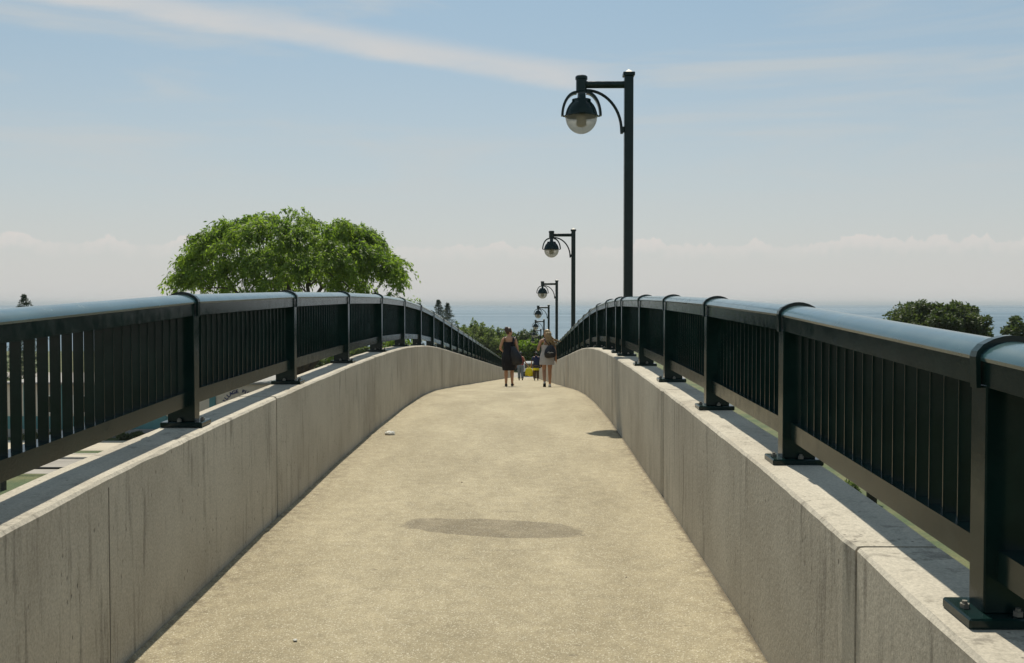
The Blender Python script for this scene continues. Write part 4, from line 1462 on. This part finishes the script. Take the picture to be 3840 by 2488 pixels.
def woman_white():
    x, y = 0.605, 28.3
    root = person((x, y, zd(y, x)), 'woman in a short pale dress with long blonde hair carrying a small rucksack')
    legs = {'L': ((-0.085, 0.02, 0.475), (-0.075, -0.19, 0.155), (-0.075, -0.10, 0.045)), 'R': ((0.085, 0.06, 0.48), (0.085, 0.05, 0.082), (0.085, 0.19, 0.03))}
    arms = {'L': ((-0.27, -0.03, 1.12), (-0.25, 0.19, 1.10)), 'R': ((0.235, -0.04, 1.08), (0.265, 0.04, 0.82))}
    J = pose(1.62, legs, arms)
    body_mesh(root, J, 'skin2', R(62))
    s = 1.62 / 1.68
    dr = [((0, 0, 0.665), 0.215, 0.17), ((0, 0, 0.78), 0.21, 0.17), ((0, -0.01, 0.90), 0.20, 0.165), ((0, -0.005, 1.00), 0.172, 0.138),
          ((0, 0.005, 1.08), 0.155, 0.12), ((0, 0.005, 1.17), 0.164, 0.124), ((0, 0.0, 1.245), 0.168, 0.124)]
    dr = [((c[0], c[1], c[2] * s), a, b) for c, a, b in dr]
    d = garment(root, dr, 'white_cloth', 'dress')
    MB().tube([(-0.10, -0.105, 1.20), (-0.05, -0.075, 1.33), (0.0, -0.03, 1.40), (0.06, 0.07, 1.34), (0.08, 0.11, 1.20)], 0.010, 6).build('strap', 'white_cloth', d, True)
    def ext(mb_, hc, rot):
        pr = random.Random(9)
        for i in range(46):
            a = pr.uniform(math.pi * 0.95, math.pi * 2.05)
            st_ = hc + rot @ Vector((0.070 * math.cos(a), 0.085 * math.sin(a) - 0.005, pr.uniform(-0.02, 0.06)))
            ln = pr.uniform(0.26, 0.44)
            blow = pr.uniform(0.0, 0.10) + (0.13 if i % 7 == 0 else 0.0)
            pts, rr = [], []
            for k in range(6):
                t = k / 5
                pts.append((st_.x + (blow + 0.04) * t * t + 0.03 * t + 0.012 * math.sin(6 * t + i), st_.y - 0.055 * math.sin(t * 2.2) - 0.02, st_.z - ln * t + (0.10 * t * t if blow > 0.12 else 0)))
                rr.append(0.017 * (1 - 0.75 * t) + 0.003)
            mb_.tube(pts, rr, 5)
    hair_cap(root, J['head'], R(62), 'hair_blonde', ext)
    for k in 'LR':
        shoe(root, J['an' + k], J['to' + k], 'shoe_white', 'shoe', 'shoe_dark')
    bag = empty('rucksack', (x + 0.085, y - 0.205, zd(y) + 0.83))
    tag(bag, 'small black drawstring rucksack with a white squiggle, worn by the woman in the pale dress', 'bag')
    rings = []
    for z, rx, ry, cx in ((0.0, 0.10, 0.05, 0.0), (0.03, 0.155, 0.075, 0.0), (0.13, 0.172, 0.09, 0.0), (0.23, 0.15, 0.08, 0.0), (0.31, 0.10, 0.06, 0.005), (0.36, 0.055, 0.035, 0.01)):
        rings.append([(px, py, pz + 0.008 * math.sin(14 * px)) for px, py, pz in ell_ring((cx, 0, z), rx, ry, 22)])
    sack = MB().loft(rings).build('sack', 'black_bag', bag, True)
    sq = [(-0.075, 0.150), (-0.045, 0.172), (-0.015, 0.158), (-0.030, 0.138), (0.0, 0.150), (0.045, 0.162), (0.085, 0.150)]
    MB().tube([(a, -0.091 + 0.10 * a * a * 4.2, b) for a, b in sq], 0.008, 6).build('emblem', 'shoe_white', sack, True)
    for sg in (-1, 1):
        MB().tube([(sg * 0.03, 0.02, 0.35), (sg * 0.05 - 0.08, 0.085, 0.47), (sg * 0.10 - 0.085, 0.16, 0.56), (sg * 0.12 - 0.085, 0.28, 0.52), (sg * 0.14 - 0.085, 0.325, 0.36), (sg * 0.16 - 0.07, 0.24, 0.16), (sg * 0.13, 0.04, 0.06)], 0.010, 6).build('strap', 'black_bag', bag, True)

def trousers(parent, J, m, bottom, r0, r1, name='trousers'):
    mb_ = MB()
    mb_.loft([ell_ring((0, 0, J['pelvis'][2] + 0.07), 0.155, 0.12), ell_ring((0, -0.005, J['pelvis'][2] - 0.03), 0.178, 0.145), ell_ring((0, 0, J['hipL'][2] - 0.10), 0.172, 0.13)])
    for k in 'LR':
        h, kn, an = Vector(J['hip' + k]), Vector(J['kn' + k]), Vector(J['an' + k])
        pts = [h, h.lerp(kn, 0.5), kn]
        rr = [r0 * 1.15, r0, (r0 + r1) / 2]
        if bottom > 0:
            pts += [kn.lerp(an, 0.5), kn.lerp(an, bottom)]
            rr += [r1 * 1.05, r1]
        mb_.tube(pts, rr, 14)
    return mb_.build(name, m, parent, True)

def shirt(parent, J, m, hem, sleeves=True, name='shirt'):
    mb_ = MB()
    s = J['head'][2] / 1.565
    rings = [((0, 0, hem), 0.19, 0.145), ((0, 0, 1.0 * s), 0.178, 0.138), ((0, 0, 1.12 * s), 0.172, 0.13), ((0, 0, 1.25 * s), 0.18, 0.132), ((0, -0.005, 1.36 * s), 0.165, 0.105), ((0, -0.005, 1.425 * s), 0.10, 0.075), ((0, 0, 1.455 * s), 0.065, 0.06)]
    mb_.loft([ell_ring(*r) for r in rings], False)
    if sleeves:
        for k in 'LR':
            a, b = Vector(J['sh' + k]), Vector(J['el' + k])
            mb_.tube([a + (a - b) * 0.12, a.lerp(b, 0.4), a.lerp(b, 0.75)], [0.066, 0.070, 0.066], 12)
    return mb_.build(name, m, parent, True)

def carrier(loc, label, w_, h):
    root = empty('carrier_bag', loc)
    tag(root, label, 'bag', 'yellow carrier bags')
    rings = []
    for z, rx, ry in ((0, w_ * 0.42, 0.05), (0.02, w_ * 0.5, 0.08), (h * 0.5, w_ * 0.52, 0.09), (h * 0.85, w_ * 0.40, 0.05), (h, w_ * 0.22, 0.02)):
        rings.append([(px + 0.012 * math.sin(30 * pz + 8 * px), py, pz) for px, py, pz in ell_ring((0, 0, z), rx, ry, 18)])
    MB().loft(rings).build('sack', 'yellow', root, True)
    MB().tube([(-w_ * 0.15, 0, h - 0.01), (-w_ * 0.08, 0, h + 0.09), (0, 0, h + 0.12), (w_ * 0.08, 0, h + 0.09), (w_ * 0.15, 0, h - 0.01)], 0.010, 6).build('handle', 'yellow', root, True)

def none_(mb_, hc, rot): pass

def person_red():
    x, y = -0.31, 60.0
    root = person((x, y, zd(y, x)), 'person in a red top and faded trousers carrying a yellow bag')
    legs = {'L': ((-0.09, 0.03, 0.475), (-0.085, 0.0, 0.08), (-0.09, 0.14, 0.03)), 'R': ((0.09, 0.06, 0.48), (0.11, -0.08, 0.11), (0.12, 0.04, 0.04))}
    arms = {'L': ((-0.25, -0.02, 1.10), (-0.27, 0.05, 0.86)), 'R': ((0.27, 0.0, 1.10), (0.40, 0.05, 0.90))}
    J = pose(1.72, legs, arms)
    body_mesh(root, J, 'skin2', 0.0, 0.011)
    shirt(root, J, 'red', 0.95, False)
    trousers(root, J, 'denim', 0.93, 0.10, 0.075)
    hair_cap(root, J['head'], 0.0, 'hair_dark', none_)
    for k in 'LR': shoe(root, J['an' + k], J['to' + k], 'shoe_dark')
    carrier((x + 0.48, y + 0.07, zd(y) + 0.28), 'yellow carrier bag held by the person in red', 0.40, 0.48)

def person_navy():
    x, y = 0.63, 60.5
    root = person((x, y, zd(y, x)), 'person in a navy shirt and brown trousers with a yellow hem at the waist')
    legs = {'L': ((-0.09, 0.05, 0.48), (-0.085, 0.02, 0.08), (-0.09, 0.15, 0.03)), 'R': ((0.09, 0.03, 0.48), (0.10, -0.04, 0.09), (0.11, 0.08, 0.035))}
    arms = {'L': ((-0.26, -0.01, 1.10), (-0.30, 0.04, 0.86)), 'R': ((0.25, -0.01, 1.10), (0.26, 0.08, 0.86))}
    J = pose(1.74, legs, arms)
    body_mesh(root, J, 'skin2', 0.0, 0.011)
    shirt(root, J, 'navy', 0.76)
    garment(root, [((0, 0, 0.64), 0.205, 0.16), ((0, 0, 0.70), 0.203, 0.158), ((0, 0, 0.80), 0.185, 0.142)], 'yellow', 'yellow_hem')
    trousers(root, J, 'brown_cloth', 0.90, 0.10, 0.08)
    hair_cap(root, J['head'], 0.0, 'hair_dark', none_)
    for k in 'LR': shoe(root, J['an' + k], J['to' + k], 'shoe_dark')
    carrier((x - 0.33, y + 0.06, zd(y) + 0.25), 'yellow carrier bag held by the person in navy', 0.26, 0.48)

woman_black()
woman_white()
person_red()
person_navy()

# ------------------------------------------------------------------ litter and grit
def litter(x, y, r, label, seed, m='paper', name='crumpled_paper', group=None):
    bm = bmesh.new()
    bmesh.ops.create_icosphere(bm, subdivisions=3, radius=r)
    pr = random.Random(seed)
    for v in bm.verts:
        d = v.co.normalized()
        k = 0.75 + 0.35 * abs(math.sin(7 * d.x + seed) * math.cos(6 * d.y)) + pr.uniform(-0.10, 0.10)
        v.co = Vector((d.x * r * 1.25 * k, d.y * r * k, max(-0.35 * r, d.z * r * 0.62 * k)))
    o = MB().bm(bm).build(name, m)
    o.location = (x, y, zd(y, x) + 0.35 * r)
    tag(o, label, 'litter', group)
litter(-1.645, 12.0, 0.052, 'crumpled white paper lying on the path near the wall opposite the lamps', 2)
litter(-1.16, 4.95, 0.010, 'tiny pale paper scrap on the path beside the shaded wall foot', 3, name='paper_scrap')
peb = ['tiny dark pebble on the path beside the stained patch', 'tiny dark pebble on the path halfway from the stained patch to the crumpled paper',
       'tiny dark pebble on the open path, on the lamp side of the stained patch']
for i, (x, y) in enumerate(((-0.58, 9.0), (-0.86, 6.3), (0.62, 6.1))):
    litter(x, y, 0.006, peb[i], 20 + i, 'brown_cloth', 'pebble', 'loose pebbles on the path')

# ------------------------------------------------------------------ haze over the lake
hz_o = MB().box(-70000, 70000, -400, 95000, WATER_Z - 1.0, 32.0).build('haze', 'paper')
hz_o.data.materials.clear()
hm = bpy.data.materials.new('lake haze')
hm.use_nodes = True
ht = NT(hm.node_tree)
ht.n.clear()
pv = ht.node('ShaderNodeVolumePrincipled')
pv.inputs['Color'].default_value = (0.755, 0.80, 0.825, 1)
pv.inputs['Density'].default_value = 0.00012
pv.inputs['Anisotropy'].default_value = 0.0
ho = ht.node('ShaderNodeOutputMaterial')
ht.l.new(pv.outputs[0], ho.inputs['Volume'])
hz_o.data.materials.append(hm)
hz_o['kind'] = 'stuff'
